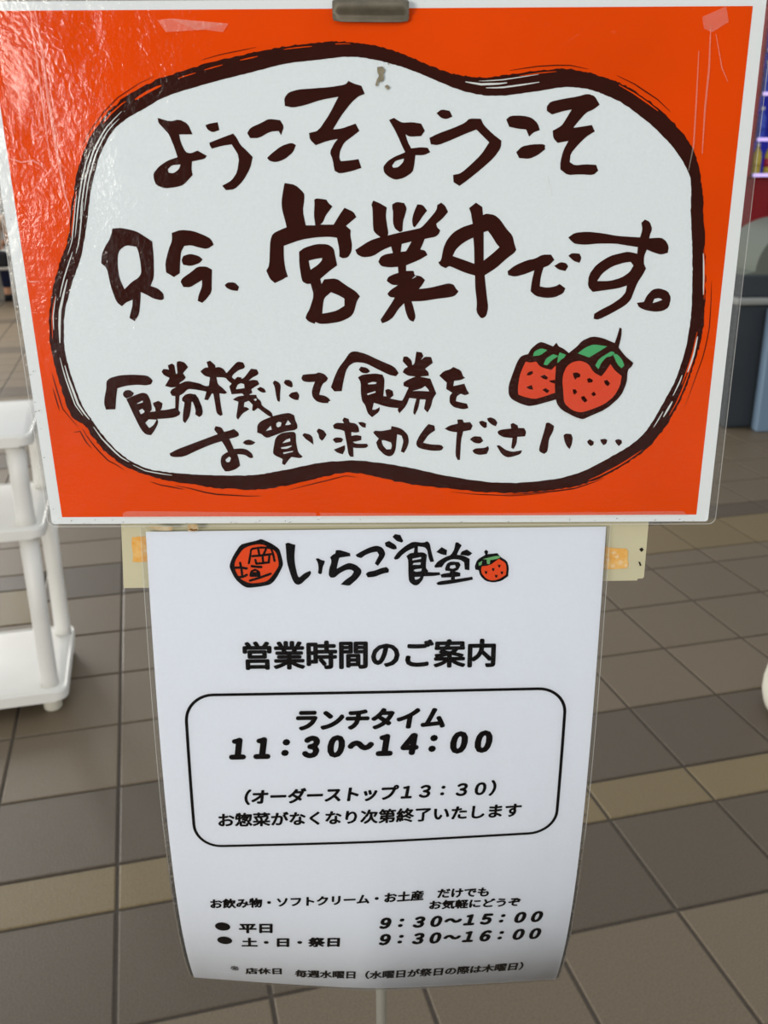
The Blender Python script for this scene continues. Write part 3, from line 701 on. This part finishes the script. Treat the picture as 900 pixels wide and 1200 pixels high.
k = Ink(); e0, e1_ = (-HW-3.1, 1.3), (HW+2.5, -3.2)
def edge(p, q, n=50): return [(p[0]+(q[0]-p[0])*i/n, p[1]+(q[1]-p[1])*i/n) for i in range(n+1)]
def strip(pts, w_):
    P = [Vector(p) for p in pts]; V_, F_ = [], []
    for i, p in enumerate(P):
        d = (P[min(i+1, len(P)-1)]-P[max(i-1, 0)]).normalized(); n_ = Vector((-d.y, d.x))
        V_ += [tuple(p+n_*w_/2), tuple(p-n_*w_/2)]
    for i in range(len(P)-1): F_.append((2*i, 2*i+1, 2*i+3, 2*i+2))
    return V_, F_
V_, F_ = [], []
for a, b in ((e0, (-HW-3.1, HL+1)), ((-HW-2.5, HL+2.5), (HW+2, HL+2.5)), ((HW+2.5, HL+1), e1_)):
    v_, f_ = strip(edge(a, b), .45); F_ += [tuple(i+len(V_) for i in f) for f in f_]; V_ += v_
under_sheet(mesh('film_edge_glint', on_sheet(V_, .0009), F_, M['rim'], sheet))

def sheet_ink(name, shapes, off, m, par=None):
    q = Ink()
    for l in shapes: q.shape(l, lambda pts: on_sheet(px_to_sheet(pts), off))
    o = q.build(name, m, par or sheet); return under_sheet(o)
def stroke(pts, w_):
    P = [Vector(p) for p in pts]; L, R2 = [], []
    for i, p in enumerate(P):
        d = (P[min(i+1, len(P)-1)]-P[max(i-1, 0)]).normalized(); n_ = Vector((-d.y, d.x))*w_/2
        if i == 0: p = p-d*w_*.35
        if i == len(P)-1: p = p+d*w_*.35
        L.append(tuple(p+n_)); R2.append(tuple(p-n_))
    return [chaikin(L+R2[::-1], .15)]
def strokes(ox, oy, s, txt, w_):
    out = []
    for l in txt.split(';'):
        p = [(ox+x/s, oy+y/s) for x, y in parse(l)]
        out.append(stroke(p, w_))
    return out
em = sheet_ink('round_emblem', crop(265, 625, 11.25, "455,75 500,90 600,135 700,205 720,270 748,380 745,430 690,540 640,620 580,675 450,700 290,718 220,690 120,600 60,480 45,430 70,350 110,270 190,150 280,125 420,92"), .00012, M['black'])
sheet_ink('emblem_ground', crop(265, 625, 11.25, "310,165 420,143 500,153 560,190 640,230 670,280 690,380 690,430 640,510 580,590 530,630 430,650 310,655 200,605 150,540 115,460 115,390 140,330 220,210"), .0002, M['sred'], em)
sheet_ink('emblem_characters', strokes(265, 625, 11.25, "300,395 318,300 330,205 450,185 590,190 620,270 640,365; 345,300 470,290 600,272; 425,215 440,285; 525,210 495,275; 480,295 490,385; 572,290 562,385; 400,398 480,392 570,380; 385,345 400,400", 2.7)
          + strokes(265, 625, 11.25, "112,452 200,450 275,462; 185,385 205,480 215,570; 150,580 230,570 275,545; 335,430 400,440 468,442; 322,555 335,500 385,478 435,510 440,552; 325,558 440,555; 345,525 430,525; 312,622 440,585 590,530", 2.9), .00028, M['black'], em)
LOGO = crop(330, 630, 6.4286, """30,45 50,38 75,48 103,55 100,80 95,140 100,200 120,290 135,300 170,270 215,250 222,265 210,290 170,325 150,345 125,355 100,345 80,310 60,250 40,180 35,100;
258,160 275,155 300,170 325,175 320,200 310,215 302,270 290,275 275,265 280,230 275,190;
365,150 385,130 405,120 410,95 440,95 475,105 515,118 518,138 470,145 435,150 425,180 415,235 470,205 510,190 560,205 600,240 600,270 570,310 530,345 510,362 445,352 480,320 530,285 545,255 525,240 490,240 440,265 400,300 370,300 355,280 360,230 375,190 375,165;
558,130 600,105 660,75 715,60 760,75 782,120 770,150 745,185 725,212 703,195 715,170 735,130 720,105 680,110 630,130 600,153 568,145; 635,275 650,258 700,250 750,230 790,222 808,240 805,262 760,270 700,295 650,298""")
LOGO += crop(430, 625, 5, "105,55 130,45 170,70 175,90 155,95 110,75; 150,20 165,5 195,10 212,45 205,53 175,45")
LOGO += crop(460, 630, 6.4286, """10,155 40,110 100,60 155,30 230,40 262,28 280,45 290,100 312,180 285,183 272,150 262,90 240,70 190,65 190,115 160,118 165,75 110,100 70,130 45,160 20,165;
105,140 130,118 190,112 235,112 258,130 252,180 250,230 268,250 265,260 310,262 355,262 360,280 310,288 235,290 225,320 190,358 160,358 125,330 120,270 120,200 118,165 / 150,158 215,145 215,160 150,172 / 150,205 160,190 212,185 210,205 / 158,250 167,238 220,232 216,252 180,258 / 165,296 210,294 200,310 170,318;
330,108 370,72 410,95 405,132 370,125; 510,130 520,105 560,90 600,118 575,138 540,132;
315,215 340,180 400,145 440,132 465,90 475,38 490,35 520,58 495,100 485,130 540,138 580,160 578,245 545,240 540,185 510,165 450,160 400,180 370,222 320,225;
395,235 410,195 440,180 500,185 512,205 495,240 470,255 510,265 510,290 470,295 470,315 600,295 605,315 560,325 450,345 345,358 330,345 350,330 440,318 440,298 370,300 362,280 380,272 430,265 435,252 400,248 / 430,230 435,210 470,205 478,225 455,235""")
sheet_ink('logo_lettering', LOGO, .00015, M['black'])
sb = sheet_ink('strawberry_drawing', crop(460, 630, 6.4286, "620,215 640,165 700,130 690,105 705,92 720,105 715,125 790,118 810,145 860,175 875,220 870,290 820,325 760,338 700,325 660,285 650,245 625,240"), .00012, M['black'])
sheet_ink('fruit', crop(460, 630, 6.4286, "675,215 700,215 740,205 800,160 850,190 858,230 852,280 800,312 750,322 710,310 672,270 668,235"), .0002, M['sred'], sb)
sheet_ink('leaf', crop(460, 630, 6.4286, "650,190 675,175 668,205 650,210; 680,162 780,138 815,142 800,155 740,168; 710,165 735,165 730,200 712,195"), .0002, M['sgreen'], sb)
seeds = ';'.join(f'{x-11},{y-8} {x+9},{y-7} {x+3},{y+12} {x-6},{y+11}' for x, y in ((705, 260), (760, 238), (805, 212), (782, 288), (825, 262)))
sheet_ink('seed', crop(460, 630, 6.4286, seeds), .00028, M['black'], sb)

# printed type: text curves set in Blender's own font, turned into flat meshes and laid onto the curled sheet
def glyphs(s, bold, shear):
    cu = bpy.data.curves.new('type', 'FONT'); cu.body = s; cu.size = 1; cu.offset = 0; cu.shear = shear; cu.resolution_u = 3
    o = bpy.data.objects.new('type', cu); COL.objects.link(o); bpy.context.view_layer.update()
    me = bpy.data.meshes.new_from_object(o.evaluated_get(bpy.context.evaluated_depsgraph_get()))
    bpy.data.objects.remove(o); bpy.data.curves.remove(cu)
    co = np.zeros(len(me.vertices)*3); me.vertices.foreach_get('co', co); co = co.reshape(-1, 3)[:, :2]
    fs = [tuple(p.vertices) for p in me.polygons]; bpy.data.meshes.remove(me)
    return co, fs
def EM_OF(s, w_): return w_/max(1, len(s))
# text, left end (u, v of the baseline), right end, height in mm, weight, slant
TYPE = [
    ("営業時間のご案内", -88.1, 100.8, 79.5, 98.2, 19.5, 0.034, 0),
    ("ランチタイム", -53.4, 146.1, 46.6, 143.7, 14.6, 0.055, 0.14),
    ("１１：３０〜１４：００", -100.1, 169.2, 79.1, 162.7, 15.2, 0.08, 0.16),
    ("（オーダーストップ１３：３０）", -91.6, 207.2, 84.3, 198.7, 12.3, 0.045, 0.14),
    ("お惣菜がなくなり次第終了いたします", -111.6, 226.9, 103.4, 217.1, 11.5, 0.034, 0.05),
    ("お飲み物・ソフトクリーム・お土産", -123.3, 307.6, 35.7, 294.3, 9.8, 0.044, 0.05),
    ("だけでも", 46.5, 292.5, 84.0, 291.9, 8.7, 0.044, 0.05),
    ("お気軽にどうぞ", 40.7, 304.5, 108.5, 303.2, 9.0, 0.044, 0.05),
    ("平日", -103.4, 335.1, -78.2, 333.4, 10.3, 0.044, 0.05),
    ("９：３０〜１５：００", 4.0, 324.7, 126.3, 321.4, 11.2, 0.07, 0.22),
    ("土・日・祭日", -103.0, 352.8, -27.2, 347.4, 11.1, 0.044, 0.05),
    ("９：３０〜１６：００", 3.7, 344.3, 126.8, 342.5, 12.4, 0.07, 0.22),
    ("※", -115.5, 391.3, -108.6, 391.1, 8.3, 0, 0),
    ("店休日", -103.8, 395.9, -74.5, 392.6, 10.3, 0.044, 0.05),
    ("毎週水曜日（水曜日が祭日の際は木曜日）", -63.4, 396.3, 117.9, 388.1, 12.6, 0.044, 0.05),
]
V_, F_ = [], []
for a, b, w_ in (((-HW-1.5, 2), (-HW-1.5, HL+2.3), 3.0), ((HW+1.2, 0), (HW+1.2, HL+2.3), 2.4), ((-HW-3, HL+1.2), (HW+2.4, HL+1.2), 2.4)):
    v_, f_ = strip(edge(a, b), w_); F_ += [tuple(i+len(V_) for i in f) for f in f_]; V_ += v_
under_sheet(mesh('film_margin', on_sheet(V_, .0003), F_, M['margin'], sheet))
for s, ua, va, ub, vb_, h, bold, shear in TYPE:
    co, fs = glyphs(s.replace('：', '　'), bold, shear)
    if '：' in s:                          # full-width colons sit in the middle of their own cell
        adv = glyphs('００', 0, 0)[0][:, 0].max()-glyphs('０', 0, 0)[0][:, 0].max()
        cc2, cf = glyphs('：', 0, shear); mid = glyphs('０', 0, shear)[0]; cc2 = cc2-(cc2.max(0)+cc2.min(0))/2
        cc2 = cc2*np.array([.9, .85])
        for i_, ch_ in enumerate(s):
            if ch_ == '：':
                fs = fs+[tuple(t+len(co) for t in f) for f in cf]
                co = np.concatenate([co, cc2+np.array([adv*(i_+.5), (mid[:, 1].max()+mid[:, 1].min())/2])])
    lo = co.min(0); hi = co.max(0); X = (co[:, 0]-lo[0])/(hi[0]-lo[0]); Y = (co[:, 1]-lo[1])/(hi[1]-lo[1])
    uv = np.stack([ua+(ub-ua)*X, va+(vb_-va)*X-h*Y], 1)
    # heavier weight: the same outlines overprinted in a small ring, as a bold cut would spread them
    r = bold*EM_OF(s, abs(ub-ua)); V_ = [uv]; F_ = list(fs); n = len(uv)
    for k in range(8):
        V_.append(uv+np.array([r*math.cos(k*math.pi/4)*1.15, r*math.sin(k*math.pi/4)])); F_ += [tuple(i+n*(k+1) for i in f) for f in fs]
    under_sheet(mesh('lettering', on_sheet(np.concatenate(V_), .00015), F_, M['black'], sheet))
for u, v in ((-116.3, 328.3), (-116.2, 345.7)):
    n = 24; P = on_sheet([(u+5.9*math.cos(2*math.pi*i/n), v+5.0*math.sin(2*math.pi*i/n)) for i in range(n)], .00015)
    under_sheet(mesh('bullet', P, [tuple(range(n))[::-1]], M['black'], sheet))
# rounded frame round the lunch times
C4 = [(-129.2, 120.5), (129.2, 114.4), (129.2, 231.2), (-129.7, 245.4)]
rr = rrect(0, 0, 1, 1, .0001)
pts = []
for (a, b, r) in [(None, None, None)]:
    W2, H2, R_ = 258.6, 120.0, 19.0
    for x, y in rrect(0, 0, W2, H2, R_, 10): pts.append((x/W2, y/H2))
dense = []
for i in range(len(pts)):
    p = pts[i]; q = pts[(i+1) % len(pts)]; m_ = max(1, int(math.hypot((q[0]-p[0])*W2, (q[1]-p[1])*H2)/6))
    for j in range(m_): dense.append((p[0]+(q[0]-p[0])*j/m_, p[1]+(q[1]-p[1])*j/m_))
def bil(s, t): return tuple(C4[0][k]*(1-s)*(1-t)+C4[1][k]*s*(1-t)+C4[2][k]*s*t+C4[3][k]*(1-s)*t for k in (0, 1))
D = [Vector(bil(*p)) for p in dense]; V_, F_ = [], []; n = len(D)
for i, p in enumerate(D):
    d = (D[(i+1) % n]-D[i-1]).normalized(); n_ = Vector((-d.y, d.x))*1.05
    V_ += [tuple(p+n_), tuple(p-n_)]
for i in range(n): j = (i+1) % n; F_.append((2*i, 2*i+1, 2*j+1, 2*j))
under_sheet(mesh('rounded_frame', on_sheet(V_, .00015), F_, M['black'], sheet))

# ---------------------------------------------------------------- white trolley, left
TO = Vector((-.945, 2.41, 0)); TW, TD = .62, .447
cart = empty('shelf_trolley', tuple(TO), YAW)
tag(cart, 'white plastic three tier shelf trolley cut off by the left edge of the photo', 'trolley')
# local frame: x from -TW (left) to 0 (right), y from 0 (front) to TD
for z0, z1, nm in ((.052, .087, 'shelf'), (.572, .603, 'shelf'), (.838, .868, 'shelf')):
    bm = bmesh.new(); rim = rrect(-TW, 0, 0, TD, .036, 8)
    add_prism(bm, rim, z0, z1-.003, .004)
    bm_obj('shelf', bm, M['white'], cart)
    bm = bmesh.new(); add_prism(bm, rrect(-TW+.014, .014, -.014, TD-.014, .04, 8), z1-.006, z1-.001, .001)
    # shallow lip: a raised ring round the tray
    a = rrect(-TW+.001, .001, -.001, TD-.001, .036, 8); b = rrect(-TW+.006, .006, -.006, TD-.006, .03, 8)
    va_ = [bm.verts.new((x, y, z1-.004)) for x, y in a]; vb2 = [bm.verts.new((x, y, z1)) for x, y in rrect(-TW+.002, .002, -.002, TD-.002, .035, 8)]
    vc_ = [bm.verts.new((x, y, z1)) for x, y in rrect(-TW+.004, .004, -.004, TD-.004, .033, 8)]; vd = [bm.verts.new((x, y, z1-.0012)) for x, y in b]
    for A_, B_ in ((va_, vb2), (vb2, vc_), (vc_, vd)):
        for i in range(len(A_)): bm.faces.new((A_[i], A_[(i+1) % len(A_)], B_[(i+1) % len(B_)], B_[i]))
    bm_obj('tray_lip', bm, M['white'], cart, True)
for x, y in ((-.05, .05), (-.033, TD-.058), (-TW+.05, .05), (-TW+.033, TD-.058)):
    if 1:
        for z0, z1 in ((.085, .575), (.601, .842)):
            bm = bmesh.new(); add_lathe(bm, [(.0275, z0), (.0255, z0+.03), (.0245, (z0+z1)/2), (.0265, z1)], (x, y, 0), 24); bm_obj('leg', bm, M['white'], cart, True)
        bm = bmesh.new(); add_lathe(bm, [(.022, .0045), (.0265, .010), (.0275, .05), (.0275, .056)], (x, y, 0), 24); bm_obj('foot', bm, M['cream'], cart, True)

# ---------------------------------------------------------------- white pedestal, right edge
ped = empty('round_pedestal', (1.345, 2.37, .004))
tag(ped, 'off-white rounded plastic pedestal on the floor, cut off by the right edge', 'stand')
bm = bmesh.new(); add_lathe(bm, [(.17, 0), (.195, .004), (.215, .025), (.222, .055), (.222, .085), (.214, .13), (.200, .20), (.186, .28), (.172, .38), (.16, .50), (.15, .58), (.13, .60)], (0, 0, 0), 64)
bm_obj('body', bm, M['cream'], ped, True)
bm = bmesh.new(); add_lathe(bm, [(.16, .598), (.165, .605), (.165, .63), (.155, .64), (.05, .642)], (0, 0, 0), 48); bm_obj('cap', bm, M['cream'], ped, True)
bm = bmesh.new(); add_lathe(bm, [(.17, .0), (.188, .003), (.188, .008), (.17, .010)], (0, 0, 0), 48); bm_obj('rubber_foot', bm, M['bin_body'], ped, True)

# ---------------------------------------------------------------- recycling bin, right
BX = Vector((2.62, 5.62, .004))
rb_ = empty('waste_bin', tuple(BX), YAW*.35)
tag(rb_, 'dark blue-grey waste bin with domed top and pale blue post at the right edge', 'bin')
bm = bmesh.new(); add_box(bm, (-.50, .05, .0), (.30, .62, .76), .02); bm_obj('body', bm, M['bin_body'], rb_)
bm = bmesh.new(); add_box(bm, (-.52, .02, .76), (.32, .64, .80), .012); bm_obj('ledge', bm, M['bin_ledge'], rb_)
bm = bmesh.new(); add_box(bm, (-.48, .08, .80), (.28, .60, .93), .01); bm_obj('collar', bm, M['bin_body'], rb_)
bm = bmesh.new(); out = [(-.48, .93)]
for i in range(33):
    t = math.radians(180-180*i/32); out.append((-.06+.34*math.cos(t), .95+.29*math.sin(t)))
out.append((.28, .93))
fr = [bm.verts.new((x, .09, z)) for x, z in out]; bk = [bm.verts.new((x, .59, z)) for x, z in out]; n = len(out)
bm.faces.new(fr); bm.faces.new(bk[::-1])
for i in range(n): bm.faces.new((fr[i], bk[i], bk[(i+1) % n], fr[(i+1) % n]))
bm_obj('domed_lid', bm, M['bin_lid'], rb_)
bm = bmesh.new(); add_tube(bm, [(-.02+.27*math.cos(math.radians(180-180*i/16)), .085, .955+.245*math.sin(math.radians(180-180*i/16))) for i in range(17)], .011, 8); bm_obj('yellow_stripe', bm, M['yellow'], rb_, True)
bm = bmesh.new(); add_box(bm, (-.33, -.05, .0), (-.20, .03, .74), .008); bm_obj('post', bm, M['bin_post'], rb_)

# ---------------------------------------------------------------- drinks machine
VM = empty('drinks_machine', (3.10, 6.75, .004), YAW*.25)
tag(VM, 'tall red drinks machine with a blue lit display window behind the waste bin', 'vending machine')
bm = bmesh.new(); add_box(bm, (-.62, .04, 0), (.62, .85, 1.47), .015); add_box(bm, (-.62, .10, 1.47), (.62, .85, 2.62), .01)
bm_obj('cabinet', bm, M['vred'], VM)
bm = bmesh.new(); add_box(bm, (-.62, .0, 1.47), (-.60, .10, 2.62)); add_box(bm, (.34, .0, 1.47), (.62, .10, 2.62)); add_box(bm, (-.62, 0, 2.5), (.62, .1, 2.62)); bm_obj('display_surround', bm, M['vred'], VM)
bm = bmesh.new(); add_box(bm, (-.60, .095, 1.49), (.34, .0985, 2.5)); bm_obj('display_back', bm, M['vback'], VM)
SH = (1.475, 1.70, 1.98, 2.24)
for z in SH:
    bm = bmesh.new(); add_box(bm, (-.60, -.012, z), (.34, .095, z+.012), .002); s_ = bm_obj('shelf', bm, M['vdark'], VM)
    bm = bmesh.new(); add_tube(bm, [(-.59, -.016, z+.006), (-.16, -.016, z+.006)], .011, 8); lm = bm_obj('lamp', bm, M['vlamp'], s_, True)
bm = bmesh.new(); add_box(bm, (-.42, .025, 1.24), (-.22, .04, 1.31), .004); bm_obj('coin_label', bm, M['vplate'], VM)
bm = bmesh.new(); add_box(bm, (-.4, .02, .35), (.4, .04, .62), .01); bm_obj('pickup_flap', bm, M['vdark'], VM)
bpy.context.view_layer.update()
def bottle(x, z, colm, lab, sh):
    p = VM.matrix_world @ Vector((x, .045, z))
    t = empty('bottle', tuple(p))
    tag(t, lab, 'bottle', 'bottles in the lit display')
    bm = bmesh.new(); add_lathe(bm, [(.028, 0), (.031, .006), (.031, .11), (.028, .135), (.012, .165), (.012, .18)], (0, 0, 0), 16); bm_obj('body', bm, colm, t, True)
    bm = bmesh.new(); add_lathe(bm, [(.0135, .178), (.0135, .197)], (0, 0, 0), 14); bm_obj('cap', bm, M['b_cap'], t)
    bm = bmesh.new(); add_lathe(bm, [(.0315, .045), (.0315, .10)], (0, 0, 0), 16); bm_obj('label', bm, sh, t, True)
ORD = ('first', 'second', 'third', 'fourth', 'fifth', 'sixth', 'seventh')
rows_ = ((SH[0]+.0125, 'lowest', ('b_yellow', 'b_red', 'yellow')), (SH[1]+.0125, 'second lowest', ('b_blue', 'b_dark', 'b_yellow')), (SH[2]+.0125, 'third', ('b_blue', 'b_cap', 'b_blue')))
for z, nm, cols in rows_:
    for j in range(7):
        c1 = M[{'lowest': 'b_yellow', 'second lowest': 'b_blue', 'third': 'b_blue'}[nm]]
        cn = {'lowest': 'yellow', 'second lowest': 'dark blue', 'third': 'bright blue'}[nm]
        bottle(-.55+.085*j, z, c1, f'{cn} bottle, {ORD[j]} from left in the {nm} row of the display', M[cols[j % 3]])

# ---------------------------------------------------------------- white chair and seated person, far left
CH = Vector((-4.70, 11.55, .004))
ch = empty('chair', tuple(CH), math.radians(20))
tag(ch, 'white tube framed chair at the far left edge, half hidden by the orange notice', 'chair')
def tub(name, pts, r, m, par): bm = bmesh.new(); add_tube(bm, pts, r, 10); return bm_obj(name, bm, m, par, True)
for sx_ in (-.21, .21):
    tub('leg', [(sx_, .20, 0), (sx_, .20, .40), (sx_, .17, .43), (sx_, -.15, .43)], .022, M['chair'], ch)
    tub('leg', [(sx_, -.24, 0), (sx_, -.22, .43), (sx_, -.24, .60), (sx_*.9, -.25, .66)], .022, M['chair'], ch)
bm = bmesh.new(); add_box(bm, (-.22, -.20, .43), (.22, .22, .465), .015); bm_obj('seat', bm, M['chair'], ch)
bm = bmesh.new(); add_box(bm, (-.21, -.262, .56), (.21, -.24, .67), .01); bm_obj('backrest', bm, M['chair'], ch)
def skin_body(name, verts, edges, radii, m, par, lvl=2):
    me = bpy.data.meshes.new(name); me.from_pydata(verts, edges, []); o = link(name, me, m, par)
    sk_ = o.modifiers.new('skin', 'SKIN'); sk_.use_smooth_shade = True
    for i, r in enumerate(radii): me.skin_vertices[0].data[i].radius = r if isinstance(r, tuple) else (r, r)
    me.skin_vertices[0].data[0].use_root = True
    sb_ = o.modifiers.new('sub', 'SUBSURF'); sb_.levels = lvl; sb_.render_levels = lvl
    bpy.context.view_layer.update()
    me2 = bpy.data.meshes.new_from_object(o.evaluated_get(bpy.context.evaluated_depsgraph_get()))
    o.modifiers.clear(); o.data = me2
    for p in me2.polygons: p.use_smooth = True
    return o
per = empty('person', tuple(CH), math.radians(20))
tag(per, 'person in light top and navy trousers sitting on the white chair far left', 'person')
bv = [(0, -.08, .56), (0, -.10, .72), (0, -.09, .90), (0, -.08, 1.03), (0, -.06, 1.10), (0, -.03, 1.20), (0, -.02, 1.28),
      (.17, -.08, 1.00), (.23, -.02, .78), (.14, .20, .70), (.11, .27, .69), (-.17, -.08, 1.00), (-.23, -.02, .78), (-.14, .20, .70), (-.11, .27, .69),
      (.10, -.02, .54), (.12, .38, .54), (.12, .40, .12), (.12, .42, .05), (.12, .52, .035), (-.10, -.02, .54), (-.12, .38, .54), (-.12, .40, .12), (-.12, .42, .05), (-.12, .52, .035)]
be = [(0, 1), (1, 2), (2, 3), (3, 4), (4, 5), (5, 6), (3, 7), (7, 8), (8, 9), (9, 10), (3, 11), (11, 12), (12, 13), (13, 14), (0, 15), (15, 16), (16, 17), (17, 18), (18, 19), (0, 20), (20, 21), (21, 22), (22, 23), (23, 24)]
br = [(.15, .11), (.135, .10), (.155, .11), (.13, .09), .052, (.075, .09), (.07, .085), .052, .042, .033, .03, .052, .042, .033, .03, .085, .062, .042, .045, .035, .085, .062, .042, .045, .035]
skin_body('body', bv, be, br, M['skin'], per)
skin_body('trousers', [bv[0], (0, -.08, .60), bv[15], bv[16], (.12, .40, .14), bv[20], bv[21], (-.12, .40, .14)], [(0, 1), (0, 2), (2, 3), (3, 4), (0, 5), (5, 6), (6, 7)], [(.165, .125), (.15, .115), .10, .078, .06, .10, .078, .06], M['navy'], per)
skin_body('top', [(0, -.09, .62), (0, -.10, .74), (0, -.09, .90), (0, -.08, 1.02), (.17, -.08, 1.01), (.21, -.04, .86), (-.17, -.08, 1.01), (-.21, -.04, .86)], [(0, 1), (1, 2), (2, 3), (3, 4), (4, 5), (3, 6), (6, 7)], [(.16, .12), (.15, .115), (.168, .122), (.14, .10), .066, .058, .066, .058], M['top'], per)
for sx_ in (-.12, .12):
    bm = bmesh.new(); add_box(bm, (sx_-.05, .36, .0), (sx_+.05, .60, .085), .03, 3); bm_obj('shoe', bm, M['bag'], per, True)
bm = bmesh.new(); bmesh.ops.create_icosphere(bm, subdivisions=3, radius=1)
for v in bm.verts: v.co = Vector((v.co.x*.088, v.co.y*.10-.045, v.co.z*.11+1.255)); v.co.y -= .03*max(0, 1.2-v.co.z)*4
bmesh.ops.delete(bm, geom=[v for v in bm.verts if v.co.y > .01 and v.co.z < 1.30], context='VERTS')
bm_obj('hair', bm, M['hair'], per, True)
for sx_ in (-.03, .03):
    bm = bmesh.new(); bmesh.ops.create_uvsphere(bm, u_segments=8, v_segments=6, radius=.009); bmesh.ops.translate(bm, verts=bm.verts, vec=(sx_, .062, 1.235)); bm_obj('eye', bm, M['hair'], per)
tb = empty('handbag', tuple(CH+Vector((.17, -.33, .42))), math.radians(20))
tag(tb, 'black bag hanging on the back of the white chair at the far left', 'bag')
bm = bmesh.new(); add_box(bm, (-.15, -.06, .06), (.15, .06, .24), .03); bm_obj('body', bm, M['bag'], tb)
tub('handle', [(-.08, 0, .24), (-.06, 0, .31), (0, 0, .33), (.06, 0, .31), (.08, 0, .24)], .008, M['bag'], tb)
